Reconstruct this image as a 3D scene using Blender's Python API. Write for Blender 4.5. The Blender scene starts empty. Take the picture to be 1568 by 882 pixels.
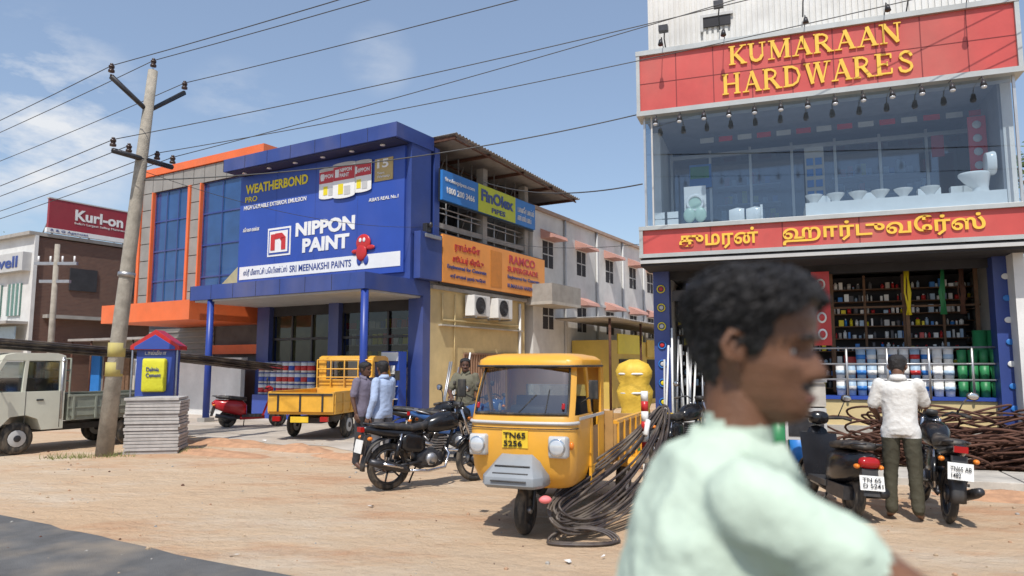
import bpy, math, random
from mathutils import Vector, Matrix, noise
random.seed(7)
R=math.radians
scene=bpy.context.scene
col=scene.collection

# ------------------------------------------------------------------ materials
MATS={}
def M(name,c,rough=.6,metal=0.,var=.12,scale=4.,bump=0.,bscale=60.,spec=.5,dust=0.):
    if name in MATS: return MATS[name]
    m=bpy.data.materials.new(name); m.use_nodes=True
    nt=m.node_tree; N=nt.nodes; L=nt.links
    b=N['Principled BSDF']
    b.inputs['Roughness'].default_value=rough; b.inputs['Metallic'].default_value=metal
    b.inputs['Specular IOR Level'].default_value=spec
    tc=N.new('ShaderNodeTexCoord')
    n1=N.new('ShaderNodeTexNoise'); n1.inputs['Scale'].default_value=scale; n1.inputs['Detail'].default_value=8; n1.inputs['Roughness'].default_value=.65
    L.new(tc.outputs['Object'],n1.inputs['Vector'])
    cr=N.new('ShaderNodeValToRGB')
    cr.color_ramp.elements[0].position=.3; cr.color_ramp.elements[1].position=.7
    lo=[max(0,x*(1-var)) for x in c]; hi=[min(1,x*(1+var)) for x in c]
    cr.color_ramp.elements[0].color=(*lo,1); cr.color_ramp.elements[1].color=(*hi,1)
    L.new(n1.outputs['Fac'],cr.inputs['Fac'])
    out=cr.outputs['Color']
    if dust>0:
        n3=N.new('ShaderNodeTexNoise'); n3.inputs['Scale'].default_value=scale*.6; n3.inputs['Detail'].default_value=10
        mp=N.new('ShaderNodeMapping'); mp.inputs['Scale'].default_value=(1,1,.35); mp.inputs['Location'].default_value=(3,7,1)
        L.new(tc.outputs['Object'],mp.inputs['Vector']); L.new(mp.outputs['Vector'],n3.inputs['Vector'])
        mr=N.new('ShaderNodeMapRange'); mr.inputs['From Min'].default_value=.45; mr.inputs['From Max'].default_value=.75; mr.inputs['To Max'].default_value=dust
        L.new(n3.outputs['Fac'],mr.inputs['Value'])
        mx=N.new('ShaderNodeMixRGB'); mx.inputs['Color2'].default_value=(.32,.26,.19,1)
        L.new(mr.outputs['Result'],mx.inputs['Fac']); L.new(out,mx.inputs['Color1']); out=mx.outputs['Color']
    L.new(out,b.inputs['Base Color'])
    if bump>0:
        n2=N.new('ShaderNodeTexNoise'); n2.inputs['Scale'].default_value=bscale; n2.inputs['Detail'].default_value=6
        L.new(tc.outputs['Object'],n2.inputs['Vector'])
        bp=N.new('ShaderNodeBump'); bp.inputs['Strength'].default_value=bump; bp.inputs['Distance'].default_value=.02
        L.new(n2.outputs['Fac'],bp.inputs['Height']); L.new(bp.outputs['Normal'],b.inputs['Normal'])
    MATS[name]=m; return m

def glassmat(name,tint,alpha,rough=.03,edge=.55):
    m=bpy.data.materials.new(name); m.use_nodes=True
    nt=m.node_tree; N=nt.nodes; L=nt.links; N.remove(N['Principled BSDF'])
    tr=N.new('ShaderNodeBsdfTransparent'); tr.inputs['Color'].default_value=(*tint,1)
    gl=N.new('ShaderNodeBsdfGlossy'); gl.inputs['Roughness'].default_value=rough; gl.inputs['Color'].default_value=(.9,.93,1,1)
    lw=N.new('ShaderNodeLayerWeight'); lw.inputs['Blend'].default_value=.5
    pw=N.new('ShaderNodeMath'); pw.operation='POWER'; pw.inputs[1].default_value=4.; L.new(lw.outputs['Facing'],pw.inputs[0])
    ad=N.new('ShaderNodeMath'); ad.operation='MULTIPLY_ADD'; ad.inputs[1].default_value=edge; ad.inputs[2].default_value=alpha
    L.new(pw.outputs[0],ad.inputs[0])
    mx=N.new('ShaderNodeMixShader'); L.new(ad.outputs[0],mx.inputs['Fac']); L.new(tr.outputs[0],mx.inputs[1]); L.new(gl.outputs[0],mx.inputs[2])
    L.new(mx.outputs[0],N['Material Output'].inputs['Surface'])
    MATS[name]=m; return m

def brickmat(name,c1,c2,mortar,scale):
    m=M(name,c1,.9); N=m.node_tree.nodes; L=m.node_tree.links
    tc=N.new('ShaderNodeTexCoord'); sp=N.new('ShaderNodeSeparateXYZ'); cb=N.new('ShaderNodeCombineXYZ'); ad=N.new('ShaderNodeMath')
    L.new(tc.outputs['Object'],sp.inputs[0]); L.new(sp.outputs['X'],ad.inputs[0]); L.new(sp.outputs['Y'],ad.inputs[1])
    L.new(ad.outputs[0],cb.inputs['X']); L.new(sp.outputs['Z'],cb.inputs['Y'])
    b=N.new('ShaderNodeTexBrick'); b.inputs['Scale'].default_value=scale; b.inputs['Color1'].default_value=(*c1,1); b.inputs['Color2'].default_value=(*c2,1); b.inputs['Mortar'].default_value=(*mortar,1)
    L.new(cb.outputs[0],b.inputs['Vector']); L.new(b.outputs['Color'],N['Principled BSDF'].inputs['Base Color'])
    return m

blk=M('black_rubber',(.02,.02,.02),.75,0,.3,20,dust=.35)
tyre=M('tyre',(.03,.028,.026),.85,0,.3,20,.3,90,dust=.6)
chrome=M('chrome',(.6,.6,.62),.2,1,.05)
steel=M('steel',(.4,.4,.41),.4,.8,.15,10)
dkmetal=M('dark_metal',(.05,.05,.055),.4,.5,.3,12)
white=M('white_paint',(.75,.75,.73),.5,0,.06,3)
wwall=M('white_plaster',(.66,.66,.64),.85,0,.14,1.2,.15,30,dust=.22)
black=M('gloss_black',(.012,.012,.014),.22,0,.2,8)
plas=M('black_plastic',(.03,.03,.032),.55,0,.2,10,dust=.15)
navy=M('navy_blue',(.03,.06,.24),.45,0,.15,1.2,dust=.22)
blue=M('sign_blue',(.024,.07,.36),.4,0,.1,.8,dust=.12)
blue2=M('bright_blue',(.03,.19,.55),.45,0,.1,2)
orange=M('orange_panel',(.75,.15,.04),.5,0,.1,1.5,dust=.18)
rorange=M('sign_orange',(.82,.32,.06),.5,0,.08,1.5,dust=.12)
red=M('sign_red',(.52,.075,.065),.4,0,.14,1.2,dust=.28)
red2=M('red_paint',(.5,.025,.025),.3,0,.1,4)
maroon=M('maroon_sign',(.28,.015,.03),.5,0,.1,1,dust=.12)
gold=M('gold_letters',(.80,.50,.06),.4,0,.1,6)
yel=M('yellow_sign',(.75,.62,.02),.5,0,.08,2)
lime=M('lime_sign',(.55,.60,.02),.5,0,.08,2)
autoy=M('auto_yellow',(.78,.38,.03),.3,0,.08,3,dust=.28)
trky=M('truck_yellow',(.72,.38,.04),.45,0,.15,3,dust=.4)
creamw=M('cream_wall',(.64,.50,.25),.85,0,.14,1.5,.15,30,dust=.3)
yelw=M('yellow_wall',(.62,.45,.10),.85,0,.12,1.5,dust=.25)
concr=M('concrete',(.34,.32,.29),.9,0,.2,2.5,.4,40)
concl=M('concrete_light',(.46,.43,.38),.9,0,.2,3,.4,50)
polem=M('pole_concrete',(.32,.29,.24),.9,0,.3,5,.5,40)
grey=M('grey_panel',(.27,.26,.24),.55,0,.15,1.5)
lgrey=M('light_grey',(.48,.48,.47),.5,0,.1,3)
alu=M('aluminium',(.5,.5,.5),.35,.7,.1,5)
brick=brickmat('brick_wall',(.16,.075,.05),(.11,.05,.036),(.2,.17,.14),4.)
dark=M('dark_interior',(.035,.035,.04),.9,0,.3,2)
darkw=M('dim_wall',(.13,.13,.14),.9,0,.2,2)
bglass=M('blue_glass',(.02,.07,.21),.06,0,.25,1,spec=.9)
cor=M('corrugated_sheet',(.42,.40,.38),.55,.3,.25,2,dust=.3)
pinka=M('pink_awning',(.50,.27,.22),.8,0,.12,2)
rust=M('rusty_steel',(.11,.05,.033),.85,.2,.4,6,.4,80)
pipeb=M('black_pipe',(.045,.034,.032),.5,0,.3,8,dust=.5)
plate=M('number_plate',(.75,.75,.72),.5)
plateY=M('plate_yellow',(.75,.5,.03),.5)
redl=M('tail_light',(.35,.01,.01),.15)
orl=M('indicator',(.7,.2,.02),.2)
lens=M('lamp_lens',(.6,.62,.64),.08,.3)
seatm=M('seat_vinyl',(.025,.024,.024),.5,0,.2,20,.2,150,dust=.25)
green=M('green_plastic',(.03,.22,.08),.45)
greyp=M('grey_fender',(.25,.27,.29),.5,0,.1,4,dust=.25)
wood=M('wood',(.16,.09,.05),.8,0,.3,6,.3,60)
cer=M('ceramic',(.8,.8,.78),.12,0,.03)
palebl=M('pale_blue_goods',(.35,.48,.62),.5)
winglass=glassmat('window_glass',(.62,.70,.74),.06)
showglass=glassmat('showroom_glass',(.66,.74,.80),.09,.02,.45)
shield=glassmat('windshield',(.45,.5,.5),.16,.05,.5)

# ------------------------------------------------------------------ mesh builder
import bmesh
class MB:
    def __init__(s): s.v=[];s.f=[];s.m=[];s.sm=[];s.mats=[];s.X=Matrix.Identity(4)
    def add(s,vs,fs,mat,smooth=False):
        if mat not in s.mats: s.mats.append(mat)
        k=s.mats.index(mat); o=len(s.v)
        for p in vs: s.v.append(s.X@Vector(p))
        for f in fs: s.f.append([i+o for i in f]); s.m.append(k); s.sm.append(smooth)
    def box(s,x0,x1,y0,y1,z0,z1,mat):
        s.add([(x0,y0,z0),(x1,y0,z0),(x1,y1,z0),(x0,y1,z0),(x0,y0,z1),(x1,y0,z1),(x1,y1,z1),(x0,y1,z1)],
          [(0,3,2,1),(4,5,6,7),(0,1,5,4),(1,2,6,5),(2,3,7,6),(3,0,4,7)],mat)
    def hexa(s,p,mat):
        s.add(p,[(0,3,2,1),(4,5,6,7),(0,1,5,4),(1,2,6,5),(2,3,7,6),(3,0,4,7)],mat)
    def prism(s,pts,a,b,axis,mat):
        def mk(p,t):
            if axis=='y': return (p[0],t,p[1])
            if axis=='x': return (t,p[0],p[1])
            return (p[0],p[1],t)
        n=len(pts); vs=[mk(p,a) for p in pts]+[mk(p,b) for p in pts]
        fs=[list(range(n))[::-1],list(range(n,2*n))]+[(i,(i+1)%n,n+(i+1)%n,n+i) for i in range(n)]
        s.add(vs,fs,mat)
    def rings(s,rs,mat,smooth=True,caps=True):
        n=len(rs[0]); vs=[p for r in rs for p in r]; fs=[]
        for j in range(len(rs)-1):
            for i in range(n):
                a=j*n+i;b=j*n+(i+1)%n
                fs.append((a,b,b+n,a+n))
        if caps: fs.append(list(range(n))[::-1]); fs.append([ (len(rs)-1)*n+i for i in range(n)])
        s.add(vs,fs,mat,smooth)
    def tube(s,pts,r,mat,n=8,caps=True,smooth=True,flat=1.):
        pts=[Vector(p) for p in pts]; k=len(pts)
        if not isinstance(r,(list,tuple)): r=[r]*k
        rs=[];up=None
        for i in range(k):
            t=(pts[min(i+1,k-1)]-pts[max(i-1,0)]).normalized()
            if up is None:
                up=Vector((0,0,1)) if abs(t.z)<.9 else Vector((1,0,0))
            a=t.cross(up)
            if a.length<1e-5: a=t.orthogonal()
            a.normalize(); up=a.cross(t).normalized()
            rs.append([pts[i]+(a*math.cos(2*math.pi*j/n)+up*math.sin(2*math.pi*j/n)*flat)*r[i] for j in range(n)])
        s.rings(rs,mat,smooth,caps)
    def cyl(s,p0,p1,r0,mat,r1=None,n=14,smooth=True): s.tube([p0,p1],[r0,r0 if r1 is None else r1],mat,n,True,smooth)
    def ell(s,c,r,mat,nu=16,nv=10):
        rs=[]
        for j in range(nv+1):
            ph=math.pi*(j/nv-.5); ph=max(min(ph,1.5),-1.5)
            rs.append([(c[0]+r[0]*math.cos(ph)*math.cos(2*math.pi*i/nu),c[1]+r[1]*math.cos(ph)*math.sin(2*math.pi*i/nu),c[2]+r[2]*math.sin(ph)) for i in range(nu)])
        s.rings(rs,mat)
    def loft(s,st,mat,n=16,pw=.75):
        rs=[]
        for (x,y,z,hw,hh) in st:
            r=[]
            for i in range(n):
                a=2*math.pi*i/n;c=math.cos(a);d=math.sin(a)
                r.append((x,y+hw*math.copysign(abs(c)**pw,c),z+hh*math.copysign(abs(d)**pw,d)))
            rs.append(r)
        s.rings(rs,mat)
    def torus(s,c,R_,r,mat,n=32,k=10,w=1.,a0=0,a1=None):
        rs=[]
        full=a1 is None
        if full: a1=2*math.pi
        for i in range(n+1 if not full else n):
            a=a0+(a1-a0)*i/n
            rs.append([(c[0]+(R_+r*math.cos(2*math.pi*j/k))*math.cos(a),c[1]+r*w*math.sin(2*math.pi*j/k),c[2]+(R_+r*math.cos(2*math.pi*j/k))*math.sin(a)) for j in range(k)])
        if full: rs.append(rs[0])
        s.rings(rs,mat,True,not full)
    def strip_arc(s,c,R_,hw,a0,a1,mat,th=.012,n=12):
        rs=[]
        for i in range(n+1):
            a=a0+(a1-a0)*i/n;ca,sa=math.cos(a),math.sin(a)
            rs.append([(c[0]+(R_)*ca,c[1]-hw,c[2]+R_*sa),(c[0]+(R_+.025)*ca,c[1]-hw*.5,c[2]+(R_+.025)*sa),(c[0]+(R_+.025)*ca,c[1]+hw*.5,c[2]+(R_+.025)*sa),(c[0]+R_*ca,c[1]+hw,c[2]+R_*sa),(c[0]+(R_+.01)*ca,c[1]+hw*.4,c[2]+(R_+.01)*sa),(c[0]+(R_+.01)*ca,c[1]-hw*.4,c[2]+(R_+.01)*sa)])
        s.rings(rs,mat)
    def wheel(s,c,R_,w,rimmat=None,spokes=6):
        rimmat=rimmat or alu
        s.torus(c,R_-w*.75,w*.75,tyre,32,10,.85)
        s.torus(c,R_-w*1.55,.018,rimmat,28,6,1.6)
        s.cyl((c[0],c[1]-w*.7,c[2]),(c[0],c[1]+w*.7,c[2]),R_*.22,dkmetal)
        for i in range(spokes):
            a=2*math.pi*i/spokes+.3
            s.cyl((c[0]+.04*math.cos(a),c[1],c[2]+.04*math.sin(a)),(c[0]+(R_-w*1.5)*math.cos(a),c[1],c[2]+(R_-w*1.5)*math.sin(a)),.016,rimmat,.011,6)
    def obj(s,name,mat=None,parent=None,bevel=0.,coll=True):
        me=bpy.data.meshes.new(name); me.from_pydata([tuple(p) for p in s.v],[],s.f)
        for m in s.mats: me.materials.append(m)
        me.polygons.foreach_set('material_index',s.m); me.polygons.foreach_set('use_smooth',s.sm)
        bm=bmesh.new(); bm.from_mesh(me); bmesh.ops.recalc_face_normals(bm,faces=bm.faces); bm.to_mesh(me); bm.free()
        me.update()
        o=bpy.data.objects.new(name,me); col.objects.link(o)
        if parent is not None: o.parent=parent
        elif mat is not None: o.matrix_world=mat
        if bevel:
            b=o.modifiers.new('bevel','BEVEL'); b.width=bevel; b.segments=2; b.limit_method='ANGLE'; b.angle_limit=R(40)
        return o

def frame(x,y,ang,z=0,lean=0): 
    return Matrix.Translation((x,y,z))@Matrix.Rotation(R(ang),4,'Z')@Matrix.Rotation(R(lean),4,'X')
FN=Matrix(((.859,.512,0,0),(-.512,.859,0,0),(0,0,1,0),(0,0,0,1)))
FK=Matrix(((.940,.342,0,0),(-.342,.940,0,0),(0,0,1,0),(0,0,0,1)))
XR=(1,0,0);YR=(0,1,0);ZU=(0,0,1)

def text(body,org,right,up,w,h,mat,parent,depth=.008,name='lettering',bold=.0,lift=.004):
    cu=bpy.data.curves.new(name,'FONT'); cu.body=body; cu.extrude=.01; cu.offset=bold; cu.resolution_u=3
    ob=bpy.data.objects.new(name,cu)
    me=bpy.data.meshes.new_from_object(ob)
    bpy.data.objects.remove(ob)
    if len(me.vertices)==0: return None
    xs=[v.co.x for v in me.vertices]; ys=[v.co.y for v in me.vertices]
    x0,x1,y0,y1=min(xs),max(xs),min(ys),max(ys)
    r=Vector(right);u=Vector(up);nr=r.cross(u);o=Vector(org)
    for v in me.vertices:
        v.co=o+r*((v.co.x-x0)/(x1-x0)*w)+u*((v.co.y-y0)/(y1-y0)*h)+nr*(lift+(depth if v.co.z>0 else 0))
    me.materials.clear(); me.materials.append(mat)
    t=bpy.data.objects.new(name,me); col.objects.link(t); t.parent=parent
    return t

# ------------------------------------------------------------------ people (built first so that mesh evaluation stays quick)
def seg_d(p,a,b_,ra,rb):
    ab=b_-a; L2=ab.length_squared; t=max(0,min(1,(p-a).dot(ab)/L2)) if L2>0 else 0
    return (p-(a+ab*t)).length-(ra+(rb-ra)*t)
HZ=[0,.04,.1,.2,.3,.4,.5,.6,.7,.8,.9,.97,1.]
HF=[.045,.070,.084,.083,.082,.083,.083,.090,.092,.086,.066,.036,.002]
HB=[.0,.015,.03,.05,.072,.088,.098,.104,.105,.098,.077,.042,.002]
HW=[.020,.036,.048,.058,.065,.070,.0725,.075,.077,.074,.059,.033,.002]
def itp(T,z):
    for i in range(len(HZ)-1):
        if z<=HZ[i+1]:
            t=(z-HZ[i])/(HZ[i+1]-HZ[i]); t=t*t*(3-2*t)*.5+t*.5; return T[i]+(T[i+1]-T[i])*t
    return T[-1]
def sst(a,b_,x):
    t=max(0,min(1,(x-a)/(b_-a))); return t*t*(3-2*t)
def headpt(th,z,extra=0.):
    f=itp(HF,z);bk=itp(HB,z);w=itp(HW,z); c,s=math.cos(th),math.sin(th)
    d=f if c>0 else bk
    pw=.9
    x=d*math.copysign(abs(c)**pw,c); y=w*math.copysign(abs(s)**pw,s)
    t=math.atan2(math.sin(th),math.cos(th))
    if z<.55 and z>.22:
        k=sst(.56,.34,z) if z>.34 else sst(.265,.335,z)
        x+=.027*k*math.exp(-(t/.19)**2)+ .008*math.exp(-((abs(t)-.26)/.1)**2)*math.exp(-((z-.325)/.04)**2)
    x+=.008*math.exp(-(t/.38)**2)*(math.exp(-((z-.205)/.022)**2)+.9*math.exp(-((z-.155)/.02)**2))
    x-=.012*math.exp(-((abs(t)-.42)/.2)**2)*math.exp(-((z-.48)/.05)**2)
    x+=.006*math.exp(-(t/.8)**2)*math.exp(-((z-.575)/.035)**2)
    x+=.005*math.exp(-((abs(t)-.75)/.25)**2)*math.exp(-((z-.38)/.06)**2)
    x+=.006*math.exp(-(t/.4)**2)*math.exp(-((z-.05)/.05)**2)
    v=Vector((x,y,z*.235))
    if extra: v+=Vector((c*1.,s*1.,.8*sst(.75,1.,z))).normalized()*extra
    return v
def head(b,Mx,skin,hair,hv=.014,must=True,nt=56,nz=48,tufts=0):
    b.X=Mx
    for kind in ('skin','hair','must'):
        if kind=='must' and not must: continue
        rs=[]
        for j in range(nz+1):
            z=j/nz; r=[]
            for i in range(nt):
                th=2*math.pi*i/nt; t=math.atan2(math.sin(th),math.cos(th)); at=abs(t)
                if kind=='skin': p=headpt(th,z)
                elif kind=='hair':
                    line=.80-.10*sst(.35,.9,at) -.22*sst(.95,1.35,at) -.30*sst(1.75,2.2,at)
                    if 1.1<at<1.5: line-=.06
                    m=sst(line-.03,line+.05,z)
                    nn=noise.noise(Vector((math.cos(th)*5,math.sin(th)*5,z*7)))*.006+noise.noise(Vector((math.cos(th)*14,math.sin(th)*14,z*20)))*.003
                    p=headpt(th,z,-.012*(1-m)+(hv*(.5+.8*sst(.55,.9,z))+nn)*m)
                else:
                    m=math.exp(-(t/.45)**4)*math.exp(-((z-.247-.02*(1-abs(t)))/.026)**2)
                    p=headpt(th,z,-.01+.020*m)
                r.append(p)
            rs.append(r)
        b.rings(rs,{'skin':skin,'hair':hair,'must':hair}[kind])
    rg=random.Random(5)
    for k in range(tufts):
        th=rg.uniform(-math.pi,math.pi); at=abs(th)
        line=.82-.10*sst(.35,.9,at)-.22*sst(.95,1.35,at)-.30*sst(1.75,2.2,at)
        z=rg.uniform(line,.985)
        p=headpt(th,z,hv*(.45+.8*sst(.55,.9,z)))
        q=headpt(th+rg.uniform(.1,.35)*(1 if th>0 else -1),max(line-.02,z-rg.uniform(.0,.1)),hv*(.5+.8*sst(.55,.9,z))+rg.uniform(.001,.008))
        m_=(p+q)*.5+Vector((0,0,.004))
        b.tube([p,m_,q],[.0035,.003,.0006],hair,4)
    for s in (-1,1):
        p=headpt(s*.40,.49); b.ell(p+Vector((-.007,0,0)),(.011,.014,.009),M('eye_white',(.6,.58,.55),.2),12,8); b.ell(p+Vector((.001,0,0)),(.0045,.0055,.0055),M('iris',(.02,.01,.008),.1),10,6)
        b.tube([headpt(s*.18,.565,.001),headpt(s*.4,.59,.002),headpt(s*.62,.565,.001)],[.003,.005,.002],hair,6)
        b.tube([headpt(s*.2,.505,.0),headpt(s*.4,.527,.0),headpt(s*.58,.50,.0)],[.002,.0035,.002],skin,6)
        Y=Mx@Matrix.Translation((-.008,s*.078,.10+.012)); b.X=Y@Matrix.Rotation(s*-.35,4,'Z')
        b.ell((0,0,0),(.018,.007,.030),skin,14,8); b.tube([(.008,s*.006,-.018),(-.012,s*.010,-.012),(-.018,s*.010,.008),(-.008,s*.010,.026),(.012,s*.006,.020)],.005,skin,6); b.ell((.004,0,-.025),(.008,.006,.010),skin,8,6)
        b.X=Mx
    b.tube([headpt(-.30,.18,.001),headpt(-.12,.183,.003),headpt(.12,.183,.003),headpt(.3,.18,.001)],[.002,.0045,.0045,.002],M('lips',(.14,.05,.04),.5),6)
    b.X=Matrix.Identity(4)
def hand(b,wr,dirv,palmn,skin,curl=.5,side=1):
    d=Vector(dirv).normalized(); n=Vector(palmn); n=(n-d*n.dot(d)).normalized(); l=d.cross(n)*side
    c=Vector(wr)
    rs=[]
    for t,w,h in ((0,.026,.02),(.03,.036,.017),(.06,.042,.015),(.085,.04,.013),(.095,.036,.008)):
        rs.append([c+d*t+l*w*math.cos(2*math.pi*i/12)+n*h*math.sin(2*math.pi*i/12) for i in range(12)])
    b.rings(rs,skin)
    for k,(off,ln) in enumerate(((-.031,.062),(-.011,.075),(.010,.07),(.030,.055))):
        p=c+d*.082+l*(-off); pts=[p]; a=0
        for j in range(3):
            a+=curl; v=d*math.cos(a)+n*math.sin(a); p=p+v*ln*(.45,.32,.25)[j]; pts.append(p)
        b.tube(pts,[.0095,.009,.008,.006],skin,8)
    p=c+d*.02+l*.03; b.tube([p,p+d*.03+l*.025+n*.01,p+d*.055+l*.03+n*.025,p+d*.07+l*.022+n*.035],[.013,.011,.010,.007],skin,8)
def person(name,mat,shirt,trou,skin,hair,J={},sc=1.,vox=.016,sleeve=.75,hyaw=0,hpitch=0,hv=.014,shoe=None,must=True,wr=0.006,collar=True,long=False,hands=None,tufts=0,slr=(.066,.062)):
    P=dict(pel=(0,0,.93),chest=(0,0,1.25),neck=(-.01,0,1.43),head=(.01,0,1.445),
     shL=(-.01,.175,1.375),shR=(-.01,-.175,1.375),elL=(-.03,.24,1.10),elR=(-.03,-.24,1.10),wrL=(.06,.25,.86),wrR=(.06,-.25,.86),
     hipL=(0,.09,.90),hipR=(0,-.09,.90),knL=(.03,.11,.49),knR=(.0,-.11,.49),anL=(-.02,.12,.09),anR=(-.05,-.12,.09),toeL=(.14,.15,.035),toeR=(.11,-.15,.035))
    P.update(J); P={k:Vector(v)*sc for k,v in P.items()}
    shoe=shoe or blk
    segs=[]; b=MB()
    def seg(a,c,ra,rb,m):
        a=Vector(a);c=Vector(c); segs.append((a,c,ra,rb,m)); b.tube([a,a*.5+c*.5,c],[ra,(ra+rb)/2,rb],white,14)
        b.ell(a,(ra,ra,ra),white,14,10); b.ell(c,(rb,rb,rb),white,14,10)
    lat=(P['shL']-P['shR']).normalized(); 
    spine=[P['pel']-(P['chest']-P['pel'])*.22,P['pel'],P['pel']*.6+P['chest']*.4,P['chest'],P['chest']*.35+(P['shL']+P['shR'])*.325,(P['shL']+P['shR'])*.5+Vector((0,0,.02))*sc,P['neck']+Vector((0,0,-.005))]
    HWd=[.158,.165,.155,.172,.178,.145,.065];HD=[.115,.122,.115,.125,.118,.085,.06]
    rs=[]
    for i,p in enumerate(spine):
        t=(spine[min(i+1,6)]-spine[max(i-1,0)]).normalized(); dp=lat.cross(t).normalized()
        rs.append([p+lat*HWd[i]*sc*math.copysign(abs(math.cos(q))**.85,math.cos(q))+dp*HD[i]*sc*math.sin(q) for q in [2*math.pi*k/24 for k in range(24)]])
    b.rings(rs,white)
    tors=[(spine[i],spine[i+1]) for i in range(6)]
    seg(P['neck']-Vector((0,0,.02)),P['head']+Vector((-.02,0,.07)),.056*sc,.052*sc,skin)
    for s in 'LR':
        sh,el,w_=P['sh'+s],P['el'+s],P['wr'+s]; cu=sh+(el-sh)*sleeve
        if long:
            seg(sh,el,.066*sc,.056*sc,shirt); seg(el,w_,.055*sc,.04*sc,shirt)
        else:
            seg(sh,cu,slr[0]*sc,slr[1]*sc,shirt); seg(cu+(el-cu)*.2,el,.044*sc,.041*sc,skin); seg(el,w_-(w_-el)*.02,.041*sc,.026*sc,skin)
        h,k,a=P['hip'+s],P['kn'+s],P['an'+s]
        seg(h,k,.092*sc,.068*sc,trou); seg(k,a+(k-a)*.06,.066*sc,.058*sc,trou)
        seg(a,P['toe'+s]+(a-P['toe'+s])*.2+Vector((0,0,-.01)),.042*sc,.034*sc,shoe)
    o=b.obj(name+'_tmp')
    rm=o.modifiers.new('r','REMESH'); rm.mode='VOXEL'; rm.voxel_size=vox; rm.use_smooth_shade=True
    sm=o.modifiers.new('s','SMOOTH'); sm.factor=.6; sm.iterations=int(3*(.016/vox)**1.5)
    dg=bpy.context.evaluated_depsgraph_get(); me=bpy.data.meshes.new_from_object(o.evaluated_get(dg))
    bpy.data.objects.remove(o)
    me.materials.clear(); ml=[shirt,trou,skin,shoe]
    for m in ml: me.materials.append(m)
    sksegs=[g_ for g_ in segs if g_[4]==skin]
    for v in me.vertices:
        n3=v.co*9; q=noise.noise(Vector((n3.x,n3.y,n3.z*.6)))*wr*.7
        for fr_,am in ((11,1.),(23,.55)):
            rid=1-abs(noise.noise(Vector((v.co.x*fr_+v.co.z*fr_*.5,v.co.y*fr_*.8,v.co.z*fr_*.6))))*2.6
            q+=max(0,rid)**2*wr*am
        if min(seg_d(v.co,a,c,ra,rb) for a,c,ra,rb,m in sksegs)>.01: v.co+=v.normal*q
    for p in me.polygons:
        c=p.center; best=9;bm=shirt
        for a,cc,ra,rb,m in segs:
            d=seg_d(c,a,cc,ra,rb)
            if d<best: best=d;bm=m
        for i,(a,cc) in enumerate(tors):
            d=seg_d(c,a,cc,.12*sc,.12*sc if i<4 else .08*sc)
            ab=cc-a; 
            if d<best or (i<4 and (c-a).dot(ab)/ab.length_squared>0 and bm==trou): 
                if d<best+.03: best=min(best,d);bm=shirt
        t0=(c-P['pel']).dot((P['chest']-P['pel']).normalized())
        if bm==shirt and t0<-.10*sc and c.z>0: bm=trou
        if bm==trou and t0>-.10*sc and (c-P['pel']).length<.22*sc: bm=shirt
        p.material_index=ml.index(bm); p.use_smooth=True
    me.name=name
    root=bpy.data.objects.new(name,me); col.objects.link(root); root.matrix_world=mat
    h=MB()
    Mh=Matrix.Translation(P['head'])@Matrix.Rotation(R(hyaw),4,'Z')@Matrix.Rotation(R(hpitch),4,'Y')@Matrix.Scale(sc*1.0,4)
    head(h,Mh,skin,hair,hv,must,tufts=tufts)
    h.obj('head',parent=root)
    hh=MB()
    for s,sg in (('L',1),('R',-1)):
        d=(P['wr'+s]-P['el'+s]); pn=(0,-sg,0) if abs(d.normalized().z)>.5 else (0,0,-1)
        hand(hh,P['wr'+s]-d.normalized()*.01,d,pn,skin,hands if hands else .35,sg)
    hh.obj('hands',parent=root)
    if collar:
        cl=MB(); nk=P['neck']
        rs=[]
        for k in range(25):
            a=R(22)+ (2*math.pi-R(44))*k/24; ca,sa=math.cos(a),math.sin(a)
            o_=Vector((ca,sa,0))
            fr=sst(.5,-.3,ca)
            top=nk+o_*.066*sc+Vector((.0,0,(.025+.022*fr)*sc)); bot=nk+o_*(.086+.012*max(0,ca))*sc+Vector((0,0,(-.012-.03*max(0,ca))*sc))
            rs.append([top+o_*.004,bot+o_*.006,bot-o_*.002,top-o_*.004])
        cl.rings(rs,shirt,True,True); cl.obj('collar',parent=root)
    return root
sk1=M('skin_brown',(.15,.07,.04),.5,0,.12,12,.15,200); sk2=M('skin_dark',(.10,.046,.028),.5,0,.12,12,.15,200); hr=M('hair_black',(.012,.01,.01),.5,0,.4,40,.6,120)
def cloth(n,c): return M(n,c,.85,0,.08,6,.25,45)
trs=cloth('trouser_dark',(.035,.035,.04)); tro=cloth('trouser_olive',(.06,.055,.035)); trg=cloth('trouser_grey',(.13,.13,.14))
person('man_in_grey_shirt',frame(-2.33,11.35,-30),cloth('shirt_mauve',(.16,.14,.19)),trs,sk2,hr,sc=.98,hyaw=10,J=dict(wrL=(.15,.2,1.0),elL=(0,.25,1.13)),shoe=sk2)
person('man_in_blue_shirt',frame(-1.93,10.75,150),cloth('shirt_lightblue',(.38,.47,.66)),trg,sk1,hr,sc=.99,hyaw=-25,hpitch=8,J=dict(wrR=(.22,-.12,1.08),elR=(.04,-.25,1.14)),long=True,shoe=sk1)
person('man_in_olive_shirt',frame(-.82,12.6,-110),cloth('shirt_olive',(.14,.13,.09)),trs,sk2,hr,sc=1.02,hyaw=25,J=dict(wrR=(.25,-.15,1.05),elR=(.1,-.25,1.12)))
person('man_in_white_shirt',frame(4.10,7.62,62),cloth('shirt_white',(.66,.65,.62)),tro,sk1,hr,sc=1.02,hyaw=-10,hpitch=14,sleeve=.8,vox=.013,shoe=sk1,
  J=dict(elL=(.02,.25,1.13),wrL=(.2,.2,1.02),elR=(.10,-.24,1.16),wrR=(.32,-.2,1.13),chest=(.01,0,1.25)))
mint=cloth('shirt_mint',(.50,.60,.49))
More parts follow.
